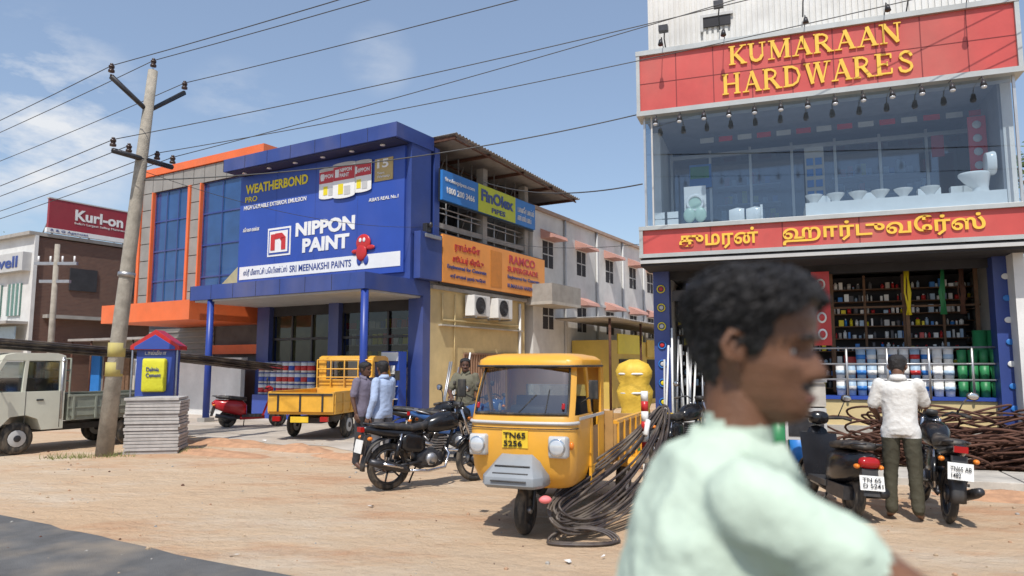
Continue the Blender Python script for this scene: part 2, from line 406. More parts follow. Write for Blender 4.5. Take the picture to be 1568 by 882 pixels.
person('motorcycle_rider',frame(.385,1.14,0),mint,trs,M('rider_skin',(.165,.074,.038),.45,0,.3,14,.3,200),hr,vox=.010,hyaw=-34,hpitch=4,hv=.017,sleeve=.66,wr=.0065,hands=.8,tufts=1100,slr=(.054,.058),
  J=dict(pel=(-.17,0,.90),chest=(-.095,0,1.25),neck=(-.03,0,1.475),head=(-.005,0,1.53),shL=(-.06,.165,1.43),shR=(-.07,-.16,1.435),elL=(.10,.235,1.33),elR=(.095,-.215,1.335),
   wrL=(.34,.33,1.15),wrR=(.345,-.31,1.17),hipL=(-.14,.1,.86),hipR=(-.14,-.1,.86),knL=(.28,.17,.72),knR=(.28,-.17,.72),anL=(.10,.2,.38),anR=(.10,-.2,.38),toeL=(.26,.21,.35),toeR=(.26,-.21,.35)))

# ------------------------------------------------------------------ ground
def ground():
    g=MB()
    g.add([(-500,-300,0),(500,-300,0),(500,700,0),(-500,700,0)],[(0,1,2,3)],None)
    m=bpy.data.materials.new('dirt'); m.use_nodes=True; N=m.node_tree.nodes;L=m.node_tree.links;b=N['Principled BSDF'];b.inputs['Roughness'].default_value=.95;b.inputs['Specular IOR Level'].default_value=.2
    tc=N.new('ShaderNodeTexCoord')
    def nz(sc,det=8,ro=.6,loc=(0,0,0),st=(1,1,1)):
        mp=N.new('ShaderNodeMapping'); mp.inputs['Location'].default_value=loc; mp.inputs['Scale'].default_value=st; mp.inputs['Rotation'].default_value=(0,0,R(30.8))
        L.new(tc.outputs['Object'],mp.inputs['Vector'])
        t=N.new('ShaderNodeTexNoise'); t.inputs['Scale'].default_value=sc;t.inputs['Detail'].default_value=det;t.inputs['Roughness'].default_value=ro
        L.new(mp.outputs['Vector'],t.inputs['Vector']); return t.outputs['Fac']
    def mr(x,a,bb,hi=1.):
        q=N.new('ShaderNodeMapRange');q.inputs['From Min'].default_value=a;q.inputs['From Max'].default_value=bb;q.inputs['To Max'].default_value=hi;L.new(x,q.inputs['Value']);return q.outputs['Result']
    def mix(f,a,bb):
        q=N.new('ShaderNodeMixRGB')
        L.new(f,q.inputs['Fac'])
        for i,x in ((1,a),(2,bb)):
            if isinstance(x,tuple): q.inputs[i].default_value=(*x,1)
            else: L.new(x,q.inputs[i])
        return q.outputs['Color']
    c=mix(mr(nz(.35,10,.7,st=(.6,1,1)),.38,.62),(.56,.43,.30),(.60,.42,.265))
    c=mix(mr(nz(.55,10,.75,(4,2,0),(.45,1,1)),.50,.62,.75),c,(.50,.27,.15))
    c=mix(mr(nz(.5,10,.75,(9,5,0),(.5,1,1)),.51,.64,.75),c,(.63,.53,.41))
    c=mix(mr(nz(1.3,10,.85,(2,8,0),(.5,1,1)),.55,.68,.4),c,(.34,.22,.14))
    c=mix(mr(nz(9,8,.85),.50,.78,.45),c,(.38,.26,.17))
    c=mix(mr(nz(60,3,.8),.58,.70,.5),c,(.66,.57,.46))
    L.new(c,b.inputs['Base Color'])
    bp=N.new('ShaderNodeBump');bp.inputs['Distance'].default_value=.03;bp.inputs['Strength'].default_value=.85
    L.new(nz(16,10,.8),bp.inputs['Height'])
    bp2=N.new('ShaderNodeBump');bp2.inputs['Distance'].default_value=.16;bp2.inputs['Strength'].default_value=.7
    L.new(nz(2.2,8,.65,st=(.7,1,1)),bp2.inputs['Height']);L.new(bp.outputs['Normal'],bp2.inputs['Normal'])
    L.new(bp2.outputs['Normal'],b.inputs['Normal'])
    g.mats=[m]; g.obj('ground')
    rd=MB(); ra=M('asphalt',(.11,.108,.105),.85,0,.25,3,.5,120,dust=.6)
    pts=[]
    for i in range(401):
        s=-60+i*.3
        pts.append((s,3.95+.16*noise.noise(Vector((s*.8,0,0)))+.07*noise.noise(Vector((s*3.1,3,0)))))
    vs=[(s,t,.004) for s,t in pts]+[(s,-5,.004) for s,t in pts]
    rd.add(vs,[(i,i+401,i+402,i+1) for i in range(400)],ra)
    rd.obj('road',FN)
    a=MB(); cm=M('apron_concrete',(.47,.42,.36),.92,0,.25,1.2,.5,30,dust=.7)
    pts=[(s,10.25+.3*noise.noise(Vector((s*.9,5,0)))+.08*noise.noise(Vector((s*4,5,0)))) for s in [-25+.15*i for i in range(120)]]
    a.add([(s,t,.006) for s,t in pts]+[(s,15.6,.006) for s,t in pts],[(i,i+1,i+121,i+120) for i in range(119)],cm)
    a.obj('concrete_apron',FN)
    k=MB()
    for i in range(7):
        s=-.9+i*.98; k.box(s,s+.95,11.0+.03*random.random(),12.15,-.05,.09+.02*random.random(),concl)
    k.obj('concrete_pavement',FK,bevel=.01)
    st=MB(); tan=M('stone_tan',(.4,.3,.2),.9); tan2=M('stone_earth',(.42,.26,.16),.9)
    for i in range(1700):
        x=random.uniform(-9,9);y=random.uniform(4.2,16)
        if abs(x)>y*.8: continue
        r=random.choice([.004,.005,.006,.007,.009,.012,.02])*random.uniform(.7,1.3)
        mt=random.choice([concr,tan2,rust,tan,tan,tan2])
        rr=[[ (x+r*math.cos(a+q)*random.uniform(.7,1.3)*w,y+r*math.sin(a+q)*w*random.uniform(.7,1.2),h*r) for a in (0,1.2,2.4,3.7,5)] for q,w,h in ((0,1,-.2),(.2,.9,.5),(.3,.4,.9))]
        st.rings(rr,mt,False)
    st.obj('gravel')
    gr=MB(); gm=M('dry_grass',(.16,.17,.05),.9,0,.3,9)
    for (cx,cy) in ((-7.45,12.6),(-7.0,12.7),(-5.9,13.4),(-6.3,13.3),(-7.8,12.5)):
        for k in range(60):
            x=cx+random.gauss(0,.16);y=cy+random.gauss(0,.08);h=random.uniform(.04,.13);dx=random.uniform(-.05,.05)
            gr.add([(x-.006,y,0),(x+.006,y,0),(x+dx,y+dx,h)],[(0,1,2)],gm)
    gr.obj('grass_tufts')
ground()
he=MB(); hm=M('loose_earth',(.46,.26,.15),.95,0,.25,5,.8,25)
for (s,t,rx,ry,hh_) in ((-12.5,9.7,1.2,.45,.10),(-10.6,9.75,.9,.4,.09),(-14.3,9.5,.9,.35,.07),(-9.0,9.4,.8,.3,.06),(-11.5,8.6,1.5,.4,.05),(4.2,10.2,1.0,.5,.10),(2.6,10.4,.8,.4,.07)):
    F_=FN if s<0 else FK; n=18; vs=[];fs=[]
    for j in range(n+1):
        for i in range(n+1):
            u=i/n*2-1;v=j/n*2-1; d=math.sqrt(u*u+v*v); z=hh_*max(0,1-d*d)*(1+.8*noise.noise(Vector((u*3+s,v*3,t))))-.004
            vs.append(F_@Vector((s+u*rx,t+v*ry,z)))
    for j in range(n):
        for i in range(n): fs.append((j*(n+1)+i,j*(n+1)+i+1,(j+1)*(n+1)+i+1,(j+1)*(n+1)+i))
    he.add(vs,fs,hm,True)
he.obj('earth_mounds')

lt=MB()
for (x,y) in [(-2.35,6.2),(-1.6,8.3),(.45,6.0),(-5.2,15.2),(-3.4,9.2),(.75,6.15)]:
    q=[(x+random.uniform(-.05,.05),y+random.uniform(-.05,.05),.01+random.uniform(0,.03)) for _ in range(5)]
    lt.add(q,[(0,1,2),(1,2,3),(2,3,4),(0,3,4)],white)
lt.obj('litter')

# ------------------------------------------------------------------ paint store (blue)
def corrug(mb,s0,s1,t0,t1,z0,z1,mat,along='t',amp=.025,pitch=.16):
    n=int(abs(t1-t0)/pitch*4); vs=[];fs=[]
    for i in range(n+1):
        t=t0+(t1-t0)*i/n; z=z0+(z1-z0)*i/n+amp*math.sin(i*math.pi/2)
        vs+= [(s0,t,z+.0),(s1,t,z)]
    for i in range(n): fs.append((2*i,2*i+1,2*i+3,2*i+2))
    k=len(vs); vs+= [(a,b,c-.02) for a,b,c in vs]; fs+= [tuple(j+k for j in f) for f in fs]
    mb.add(vs,fs,mat,False)

def nippon():
    b=MB(); s0,s1=-18.45,-11.85
    b.box(s1-.22,s1,15.52,20.7,0,3.78,creamw)
    b.box(s0,s0+.22,15.52,20.7,0,3.78,creamw)
    b.box(s0+.22,s1-.22,20.5,20.7,0,3.78,darkw)
    b.box(s0,s1,15.5,21.1,3.785,3.9,concr)
    b.box(s0,s1,15.3,20.6,-.1,.28,concl)
    b.box(s0+.3,s1-.3,14.9,15.3,-.1,.14,concl)
    for a,c in ((s0,s0+.55),(-15.35,-14.95),(s1-.5,s1+.003)):
        b.box(a,c,15.2,15.515,0,3.5,navy)
    for a,c in ((s0+.55,-15.35),(-14.95,s1-.5)):
        b.add([(a,15.43,.28),(c,15.43,.28),(c,15.43,3.1),(a,15.43,3.1)],[(0,1,2,3)],winglass); b.box(a,c,15.38,15.46,3.1,3.5,dark)
        for i in range(4):
            x=a+(c-a)*i/3; b.box(x-.03,x+.03,15.36,15.41,.28,3.1,dkmetal)
        b.box(a,c,15.35,15.40,2.35,2.42,dkmetal)
    b.box(s0+.3,s1-.3,19.0,19.1,.28,3.7,darkw)
    for r in range(5):
        b.box(s0+.5,s1-.6,18.5,19.0,.6+.55*r,.63+.55*r,lgrey)
        x=s0+.6
        while x<s1-.8:
            w=random.uniform(.12,.25); h=random.uniform(.2,.4)
            b.box(x,x+w,18.55,18.85,.631+.55*r,.63+.55*r+h,random.choice([white,red2,blue,yel,green])); x+=w+.05
    b.box(-14.2,-12.9,17,17.6,.28,1.25,wood)
    b.box(-18.6,s1,12.9,15.5,3.45,3.86,navy)
    b.box(-18.5,s1-.1,13.0,15.4,3.40,3.449,lgrey)
    for i in range(7): b.box(-18.6+.94*i,-18.59+.94*i,12.894,12.899,3.45,3.86,dark)
    b.box(-18.65,s1-.02,14.65,15.5,3.862,7.56,navy)
    b.box(-18.7,-12.05,14.58,14.648,4.05,7.5,blue)
    for i in range(1,4): b.box(-18.7+1.66*i-.004,-18.7+1.66*i+.004,14.576,14.579,4.05,7.5,navy)
    b.box(-18.8,s1,13.98,15.6,7.56,7.95,navy)
    for i in range(7): b.box(-18.8+.99*i,-18.79+.99*i,13.974,13.979,7.56,7.95,dark)
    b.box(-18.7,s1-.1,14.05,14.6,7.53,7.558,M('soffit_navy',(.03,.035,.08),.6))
    for i in range(6):
        b.cyl((-18.2+i*1.12,14.3,7.525),(-18.2+i*1.12,14.3,7.50),.07,white)
    b.box(s0,s0+.2,15.5,21,3.9,7.6,darkw)
    b.box(s0+.2,s1-2.6,20.4,20.6,3.9,7.6,darkw)
    b.box(s1-2.9,s1-2.7,15.7,20.4,3.9,7.5,dark)
    for t in (15.8,18.3,20.9): b.box(s1-.28,s1-.03,t-.12,t+.12,3.9,7.7,concr if t>16 else navy)
    b.box(s1-.25,s1-.06,15.92,20.78,5.45,5.6,concr)
    for t in (16.4,17.0,17.7,19.0,19.7,20.3): b.cyl((s1-.15,t,3.9),(s1-.15,t,7.7),.025,steel,n=6)
    for z in (4.3,4.6,4.9,5.9,6.05): b.cyl((s1-.12,15.9,z),(s1-.12,20.9,z),.02,steel,n=6)
    for i in range(5): b.cyl((s1-1.6,16+i*1.0,3.9),(s1-.3,16.5+i*1.0,7.6),.02,steel,n=6)
    b.box(s1-2.2,s1-.6,16.4,17.8,3.91,4.9,wood)
    b.box(s1-1.8,s1-.8,18.6,20.0,3.91,5.0,lgrey)
    corrug(b,-18.3,s1+.72,15.65,23.6,8.0,7.72,cor)
    for t in (15.7,17.5,19.5,21.5,23.3):
        z=8.0-.28*(t-15.35)/8.25; b.box(-18,s1+.65,t,t+.06,z-.14,z-.05,rust)
    for x in (s1+.6,s1-1): b.cyl((x,15.7,7.86),(x,23.5,7.6),.03,rust,n=6)
    b.box(s1,s1+.1,15.5,20.7,3.68,3.78,concr)
    b.tube([(s1+.05,16.0,3.6),(s1+.05,16.0,2.85),(s1+.05,20.2,2.85)],.03,creamw,6)
    b.tube([(s1+.05,16.6,3.6),(s1+.05,16.6,1.2)],.022,creamw,6)
    b.tube([(s1+.05,20.3,3.6),(s1+.05,20.3,0)],.045,white,8)
    b.box(s1,s1+.12,15.9,20.4,2.68,2.72,concl)
    gb=M('gate_bar',(.33,.2,.13),.6)
    t0,t1,z1=17.1,20.4,1.9
    b.box(s1+.002,s1+.02,t0,t1,.3,z1,M('gate_brown',(.30,.17,.10),.7))
    for i in range(26):
        y=t0+(t1-t0)*i/25; b.box(s1+.02,s1+.05,y-.012,y+.012,.3,z1,gb)
    b.box(s1+.02,s1+.06,t0,t1,z1,z1+.05,gb); b.box(s1+.02,s1+.06,t0,t1,.27,.3,rust)
    root=b.obj('paint_store_building',FN)
    c=MB()
    for s in (-11.95,-17.8):
        c.cyl((s,13.02,0),(s,13.02,3.44),.095,M('column_blue',(.02,.05,.28),.4)); c.box(s-.16,s+.16,12.86,13.18,0,.12,concr)
    c.obj('canopy_columns',parent=root)
    g=MB(); F=14.58
    g.box(-18.6,-12.15,F-.012,F-.002,4.22,4.62,white)
    for i,(cx,z0,w,h) in enumerate(((-14.85,6.42,.36,.80),(-13.55,6.45,.36,.80),(-14.2,6.36,.42,.92))):
        pts=[(cx+w*math.cos(a),z0+.07*math.sin(a)) for a in [math.pi+math.pi*j/10 for j in range(11)]]+[(cx+w,z0+h),(cx-w,z0+h)]
        o=F-.012-.02*(i+1)
        g.prism(pts,o,o+.012,'y',white)
        g.box(cx-w+.01,cx+w-.01,o-.008,o-.002,z0+h*.50,z0+h*.93,red2)
        g.box(cx-w*.5,cx-.02,o-.008,o-.002,z0+.05,z0+h*.38,yel); g.box(cx+.02,cx+w*.6,o-.008,o-.002,z0+.02,z0+h*.3,lgrey)
        g.prism([(cx+w*1.05*math.cos(a),z0+h+.05*math.sin(a)) for a in [2*math.pi*j/16 for j in range(16)]],o-.012,o-.003,'y',lgrey)
        g.box(cx-w*.8,cx-w*.45,o-.012,o-.009,z0+h*.6,z0+h*.85,white)
    g.box(-13.1,-12.45,F-.02,F-.002,6.62,7.25,M('badge_gold',(.45,.33,.12),.4))
    g.box(-17.35,-16.35,F-.014,F-.002,4.85,5.72,white); g.box(-17.29,-16.41,F-.024,F-.016,4.91,5.66,blue); g.box(-17.24,-16.46,F-.034,F-.026,4.96,5.61,white)
    g.box(-17.18,-17.0,F-.046,F-.036,5.03,5.52,red2); g.box(-16.72,-16.54,F-.046,F-.036,5.03,5.40,red2)
    g.prism([(-16.99,5.36),(-16.99,5.54),(-16.7,5.54),(-16.55,5.41),(-16.73,5.3),(-16.8,5.38)],F-.046,F-.036,'y',red2)
    g.ell((-13.45,F-.03,4.95),(.27,.05,.24),red2); g.ell((-13.5,F-.05,4.68),(.2,.05,.24),red2)
    for q in (-13.6,-13.35): g.ell((q,F-.02,4.47),(.09,.04,.14),blue)
    g.ell((-13.18,F-.04,4.8),(.16,.035,.07),red2); g.ell((-13.75,F-.04,4.72),(.12,.035,.06),red2)
    for q in (-13.52,-13.38): g.ell((q,F-.085,5.02),(.05,.01,.06),white)
    g.obj('sign_graphics',parent=root)
    T=lambda b_,s,z,w,h,m,bold=.01,d=.012: text(b_,(s,F-.0,z),XR,ZU,w,h,m,root,d,'lettering',bold)
    T('WEATHERBOND',-18.45,6.92,2.75,.30,yel,.03); T('PRO',-18.45,6.66,.55,.17,yel,.01)
    T('HIGH DURABLE EXTERIOR EMULSION',-18.5,6.42,2.75,.13,white,.01)
    T('NIPPON',-16.15,5.36,2.35,.42,white,.045); T('PAINT',-15.85,4.86,1.85,.42,white,.045)
    T("ASIA'S REAL No.1",-13.3,6.08,1.05,.1,white); T('15',-13.0,6.98,.4,.24,white,.02,.03); T('Years\nWarranty',-13.0,6.68,.45,.2,white,.0,.03)
    text('SRI MEENAKSHI PAINTS',(-16.35,F-.012,4.32),XR,ZU,2.45,.2,navy,root,.006,'lettering',.01)
    text('ஸ்ரீ மீனாட்சி பெயிண்ட்ஸ்',(-18.4,F-.012,4.30),XR,ZU,1.95,.24,navy,root,.006,'lettering',.0)
    T('கோவை வண்ண',-18.5,5.72,.75,.14,white,.0)
    T('NIPPON\nPAINT',-14.35,6.9,.45,.26,white,.02,.085) ; T('NIPPON',-13.75,6.95,.5,.12,white,.02,.065);T('NIPPON',-15.15,6.95,.5,.12,white,.02,.045)
    return root
ps=nippon()

def side_sign(name,t0,t1,z0,z1,off,mat,frame_m=dkmetal):
    s=-11.85+off; b=MB(); b.box(s,s+.08,t0,t1,z0,z1,mat)
    b.box(s-.04,s-.003,t0-.03,t1+.03,z0-.05,z1+.05,frame_m)
    for t in (t0+.5,(t0+t1)/2,t1-.5): b.cyl((s-.02,t,z0+.2),(s-off,t,z0+.2),.025,dkmetal,n=6)
    return b,s+.08
b,s=side_sign('x',15.75,21.1,6.2,7.05,.12,blue2)
b.box(s+.002,s+.01,17.55,19.75,6.2,7.05,lime)
fx=b.obj('pipe_shop_signboard',FN)
S_=lambda b_,t,z,w,h,m,root,s,bold=.01: text(b_,(s,t,z),YR,ZU,w,h,m,root,.01,'lettering',bold)
S_('FinOlex',17.7,6.55,1.9,.38,navy,fx,s+.01,.04); S_('PIPES',18.3,6.28,.8,.16,navy,fx,s+.01,.02)
S_('finolexpipes.com',15.85,6.72,1.5,.15,white,fx,s); S_('1800 200 3466',15.95,6.42,1.4,.18,white,fx,s,.02)
S_('பைனோ பைப்ஸ்\nஎஸ் எஸ் பைப்',19.9,6.35,1.1,.5,white,fx,s,.0)
b,s=side_sign('x',15.75,21.7,3.88,5.22,.16,rorange)
b.box(s+.002,s+.008,18.2,18.85,3.98,5.1,M('ramco_badge',(.62,.22,.02),.5))
rx=b.obj('cement_signboard',FN)
S_('ராம்கோ',16.3,4.78,1.3,.30,red2,rx,s,.02); S_('சூப்பர் கிரேடு',16.2,4.45,1.6,.24,red2,rx,s,.02)
S_('Engineered for Concrete',15.95,4.25,2.0,.15,navy,rx,s,.02); S_('ஸ்ரீ குமரன் ஹார்டுவேர்ஸ்',16.1,4.0,1.8,.15,navy,rx,s,.0)
S_('RAMCO',19.3,4.82,1.7,.28,red2,rx,s,.03); S_('SUPERGRADE',19.2,4.55,2.0,.18,red2,rx,s,.02); S_('Engineered for Concrete',19.2,4.3,2.1,.15,navy,rx,s,.02); S_('KUMARAAN HARDWARES',19.2,4.04,2.1,.13,navy,rx,s,.01)
b=MB(); b.box(-11.84,-11.62,14.75,15.72,3.88,5.15,navy); b.box(-11.6,-11.55,14.9,15.6,5.0,5.1,steel); b.ell((-11.55,15.1,5.35),(.06,.06,.08),dkmetal); b.box(-11.75,-11.6,15.0,15.2,5.15,5.4,dkmetal)
b.obj('corner_sign_panel',FN,bevel=.01)
for t in (17.05,18.35):
    b=MB(); s=-11.75
    b.box(s,s+.32,t,t+.85,3.02,3.62,white); b.box(s+.32,s+.33,t+.03,t+.62,3.06,3.58,lgrey)
    b.X=Matrix.Translation((s+.335,t+.32,3.32))@Matrix.Rotation(R(90),4,'Z')
    for r_ in (.08,.15,.22,.25): b.torus((0,0,0),r_,.008,dkmetal,20,5)
    b.cyl((0,0.0,0),(0,.01,0),.24,dark)
    b.X=Matrix.Identity(4)
    b.box(s-.1,s+.36,t+.05,t+.09,2.95,3.0,steel); b.box(s-.1,s+.36,t+.7,t+.74,2.95,3.0,steel)
    b.obj('air_conditioner_unit',FN,bevel=.012)

# ------------------------------------------------------------------ white building behind
b=MB(); s1=-11.85
b.box(-19,s1,21.3,34,0,7.0,wwall)
b.box(-19.1,s1+.12,21.2,34.1,7.0,7.12,M('parapet_brown',(.4,.3,.24),.8))
b.box(s1,s1+.06,21.3,34,3.95,4.05,wwall)
for z in (5.05,2.85):
    for t in (22.4,25.2,28.0,30.7,33.0):
        b.box(s1-.05,s1+.004,t-.4,t+.4,z,z+.95,dark)
        b.box(s1+.005,s1+.02,t-.4,t+.4,z+.45,z+.49,lgrey); b.box(s1+.005,s1+.02,t-.02,t+.02,z,z+.95,lgrey)
        b.hexa([(s1,t-.55,z+1.0),(s1+.55,t-.55,z+1.0),(s1+.55,t+.55,z+1.0),(s1,t+.55,z+1.0),(s1,t-.55,z+1.35),(s1+.5,t-.55,z+1.12),(s1+.5,t+.55,z+1.12),(s1,t+.55,z+1.35)],pinka)
for t in (23.7,26.6,29.4,32): b.cyl((s1+.05,t,0),(s1+.05,t,7),.05,lgrey,n=8)
b.box(s1,s1+1.0,20.8,23.0,3.7,4.3,concr); b.box(s1,s1+1.0,20.8,23.0,3.6,3.7,concl)
b.box(s1-1.6,s1-.3,20.75,21.25,0,3.4,concl); b.box(s1-1.2,s1-.7,20.7,20.74,1.5,2.5,dark)
b.obj('white_apartment_building',FN)
b=MB()
b.box(s1+.05,s1+1.6,24.2,34,0,2.5,yelw); b.box(s1+1.58,s1+1.62,24.9,27.5,2.0,2.75,yel); b.box(s1+1.62,s1+1.66,27.9,30.5,1.9,2.6,yelw)
for t in (25,28,31): b.box(s1+1.6,s1+1.63,t,t+1.6,.2,1.8,dark)
corrug(b,s1+.05,s1+2.3,22.8,34,3.25,3.1,cor)
for t in (23,26,29,32): b.cyl((s1+2.1,t,0),(s1+2.1,t,3.2),.05,rust,n=8)
b.obj('corrugated_roof_shed',FN)

# ------------------------------------------------------------------ orange / blue glass building
def orangeb():
    b=MB(); F=15.6
    b.box(-25.4,-18.75,F,26,3.5,8.2,darkw)
    b.box(-25.35,-18.75,15.95,26,0,3.5,darkw)
    def panels(s0,s1,z0,z1,nx,nz):
        for i in range(nx):
            for j in range(nz):
                a=s0+(s1-s0)*i/nx;c=s0+(s1-s0)*(i+1)/nx;d=z0+(z1-z0)*j/nz;e=z0+(z1-z0)*(j+1)/nz
                b.box(a+.015,c-.015,F-.14,F-.0,d+.015,e-.015,grey)
        b.box(s0,s1,F-.1,F-.004,z0,z1,dark)
    panels(-25.4,-18.8,7.95,8.58,11,1)
    panels(-25.4,-24.75,3.5,7.95,1,7); panels(-22.5,-21.95,3.5,7.95,1,7)
    b.box(-25.55,-18.7,F-.2,F+.4,8.59,8.86,orange); b.box(-25.55,-25.41,F-.18,F+.02,3.5,8.59,orange)
    b.box(-22.62,-22.5,F-.2,F,3.5,7.95,orange); b.box(-21.95,-21.88,F-.2,F,3.5,7.95,orange)
    b.box(-24.75,-24.68,F-.2,F,3.5,7.95,orange)
    for (a,c) in ((-24.68,-22.62),(-21.88,-18.8)):
        b.box(a,c,F-.03,F-.0,3.5,7.95,bglass)
        for i in range(5):
            z=3.5+4.45*i/4; b.box(a,c,F-.06,F-.031,z-.025,z+.025,navy)
        for i in range(4):
            x=a+(c-a)*i/3; b.box(x-.02,x+.02,F-.07,F-.061,3.5,7.95,navy)
    b.prism([(-21.8,3.55),(-20.2,3.55),(-19.4,5.2)],F-.075,F-.071,'y',M('painted_reflection',(.35,.36,.22),.3))  # triangular reflection in the glass, painted as a flat coloured patch
    b.box(-23.3,-18.75,13.0,15.4,2.92,3.5,orange); b.box(-23.3,-18.75,15.4,15.95,2.92,3.45,orange)
    b.box(-21.2,-18.6,15.55,15.6,1.95,2.25,orange)
    b.box(-25.2,-21.5,15.9,15.95,0,2.9,M('shutter_grey',(.2,.19,.18),.5,.3))
    for i in range(14): b.box(-25.2,-21.5,15.86,15.9,.15+.2*i,.2+.2*i,grey)
    b.obj('glass_front_building',FN)
    w=MB(); w.box(-24.0,-18.5,14.7,14.85,0,1.75,wwall); w.box(-24.05,-18.45,14.66,14.89,1.75,1.82,lgrey); w.obj('white_compound_wall',FN)
orangeb()

# ------------------------------------------------------------------ brick building & billboard, left
b=MB()
b.box(-41,-33.2,15.6,24,0,7.1,brick)
b.box(-41.1,-33.1,15.45,15.6,0,7.15,wwall); b.box(-41.1,-33.1,15.2,24.1,7.15,7.3,concr)
for z in (4.6,):
    for s in (-39,-36.6,-34.9): 
        b.box(s-.1,s+1.0,15.38,15.449,z-.9,z+.5,M('greenish_window',(.1,.2,.17),.2)); 
        for i in range(4): b.box(s-.1+i*.35,s-.06+i*.35,15.34,15.379,z-.9,z+.5,white)
b.box(-41,-33.3,15.1,15.445,5.6,6.4,lgrey); b.box(-41,-33.2,14.6,15.44,3.3,3.42,concr)
b.box(-41,-33.3,15.0,15.05,2.3,3.2,M('faded_board',(.35,.45,.5),.6))
for t,zz in ((17,4.9),(19.5,4.9),(22,4.9)): b.box(-33.21,-33.14,t,t+1.2,zz,zz+1.0,dark); 
b.box(-33.2,-32.8,16,23.5,3.6,3.75,concr)
lb=b.obj('brick_building',FN)
text('dwell',(-36.3,15.1,5.75),XR,ZU,2.6,.5,navy,lb,.02,'lettering',.02)
b=MB(); b.box(-33.2,-33.05,15.9,19.7,7.55,8.85,maroon); 
for t in (16.2,17.8,19.4): b.cyl((-33.3,t,7.2),(-33.3,t,8.7),.04,steel,n=6); b.cyl((-33.3,t,8.5),(-34.2,t,7.3),.03,steel,n=6)
b.box(-33.22,-33.03,15.85,19.75,8.85,8.9,lgrey);b.box(-33.22,-33.03,15.85,19.75,7.35,7.55,white)
kb=b.obj('rooftop_billboard',FN)
text('Kurl-on',(-33.05,17.0,8.05),YR,ZU,2.2,.5,white,kb,.01,'lettering',.03); text("India's Largest Selling Mattress",(-33.05,17.0,7.85),YR,ZU,2.3,.13,white,kb,.01,'lettering',.0)
text("R & G Agencies",(-33.03,16.0,7.38),YR,ZU,1.6,.13,navy,kb,.01,'lettering',.0)
b=MB(); b.box(-32.6,-25.8,17.8,18,0,2.6,M('shed_grey',(.2,.19,.17),.8)); b.box(-32.6,-25.8,16.8,18.3,2.6,2.7,cor)
for i in range(6): b.box(-32.4+i*1.1,-31.6+i*1.1,17.7,17.79,0,2.1,random.choice([wood,rust,blue2,concl,dark]))
for i in range(5): b.cyl((-32.4+i*1.5,16.9,0),(-32.4+i*1.5,16.9,2.6),.04,rust,n=6)
b.obj('roadside_shed',FN)
b=MB()
for x,y in ((-19.2,24.5),(-15.2,23.5)):
    b.cyl((x,y,0),(x,y,5.6),.11,polem,.08,8)
    b.box(x-.7,x+.7,y-.05,y+.05,4.9,5.0,steel); b.box(x-.5,x+.5,y-.06,y+.06,4.3,4.4,steel)
    for q in (-.6,-.2,.2,.6): b.cyl((x+q,y,5.0),(x+q,y,5.2),.03,white,n=6)
b.box(-19,-18.0,24.3,24.6,1.6,3.0,steel)
b.obj('transformer_structure')

# ------------------------------------------------------------------ hardware store (red bands)
SER={'K':(.8,[([(0.14,0),(0.14,1)],.17),([(.18,.42),(.68,1)],.075),([(.3,.56),(.7,0)],.17)],[(.14,0),(.14,1),(.68,1),(.7,0)]),
'U':(.85,[([(.14,1),(.14,.35),(.2,.12),(.38,.02),(.56,.1),(.66,.3)],.15),([(.68,.25),(.68,1)],.075)],[(.14,1),(.68,1)]),
'M':(1.,[([(.14,0),(.14,1)],.075),([(.16,1),(.5,.05)],.16),([(.5,.05),(.84,1)],.07),([(.86,0),(.86,1)],.17)],[(.12,0),(.14,1),(.86,0),(.86,1)]),
'A':(.85,[([(.12,0),(.42,1)],.075),([(.42,1),(.74,0)],.17),([(.22,.34),(.6,.34)],.07)],[(.12,0),(.74,0)]),
'R':(.85,[([(.14,0),(.14,1)],.17),([(.14,.96),(.4,.96),(.56,.86),(.6,.74),(.55,.6),(.4,.5),(.14,.5)],.1),([(.38,.5),(.72,0)],.16)],[(.14,0),(.14,1),(.74,0)]),
'N':(.9,[([(.14,0),(.14,1)],.075),([(.14,1),(.74,.02)],.17),([(.74,0),(.74,1)],.075)],[(.14,0),(.12,1),(.74,1)]),
'H':(.9,[([(.14,0),(.14,1)],.17),([(.72,0),(.72,1)],.17),([(.14,.5),(.72,.5)],.08)],[(.14,0),(.14,1),(.72,0),(.72,1)]),
'D':(.9,[([(.14,0),(.14,1)],.17),([(.14,.96),(.42,.96),(.64,.82),(.74,.5),(.64,.18),(.42,.04),(.14,.04)],.11)],[(.14,0),(.14,1)]),
'W':(1.1,[([(.08,1),(.32,0)],.16),([(.32,0),(.54,1)],.07),([(.54,1),(.78,0)],.16),([(.78,0),(1.02,1)],.07)],[(.08,1),(.54,1),(1.02,1)]),
'E':(.8,[([(.14,0),(.14,1)],.17),([(.14,.96),(.66,.96),(.66,.76)],.08),([(.14,.5),(.5,.5)],.08),([(.5,.4),(.5,.6)],.06),([(.14,.04),(.68,.04),(.68,.26)],.08)],[(.12,0),(.12,1)]),
'S':(.75,[([(.62,.76),(.54,.92),(.36,.98),(.2,.9),(.14,.74),(.24,.6),(.42,.5),(.58,.38),(.62,.22),(.52,.07),(.34,.02),(.16,.08),(.1,.26)],.12)],[])}
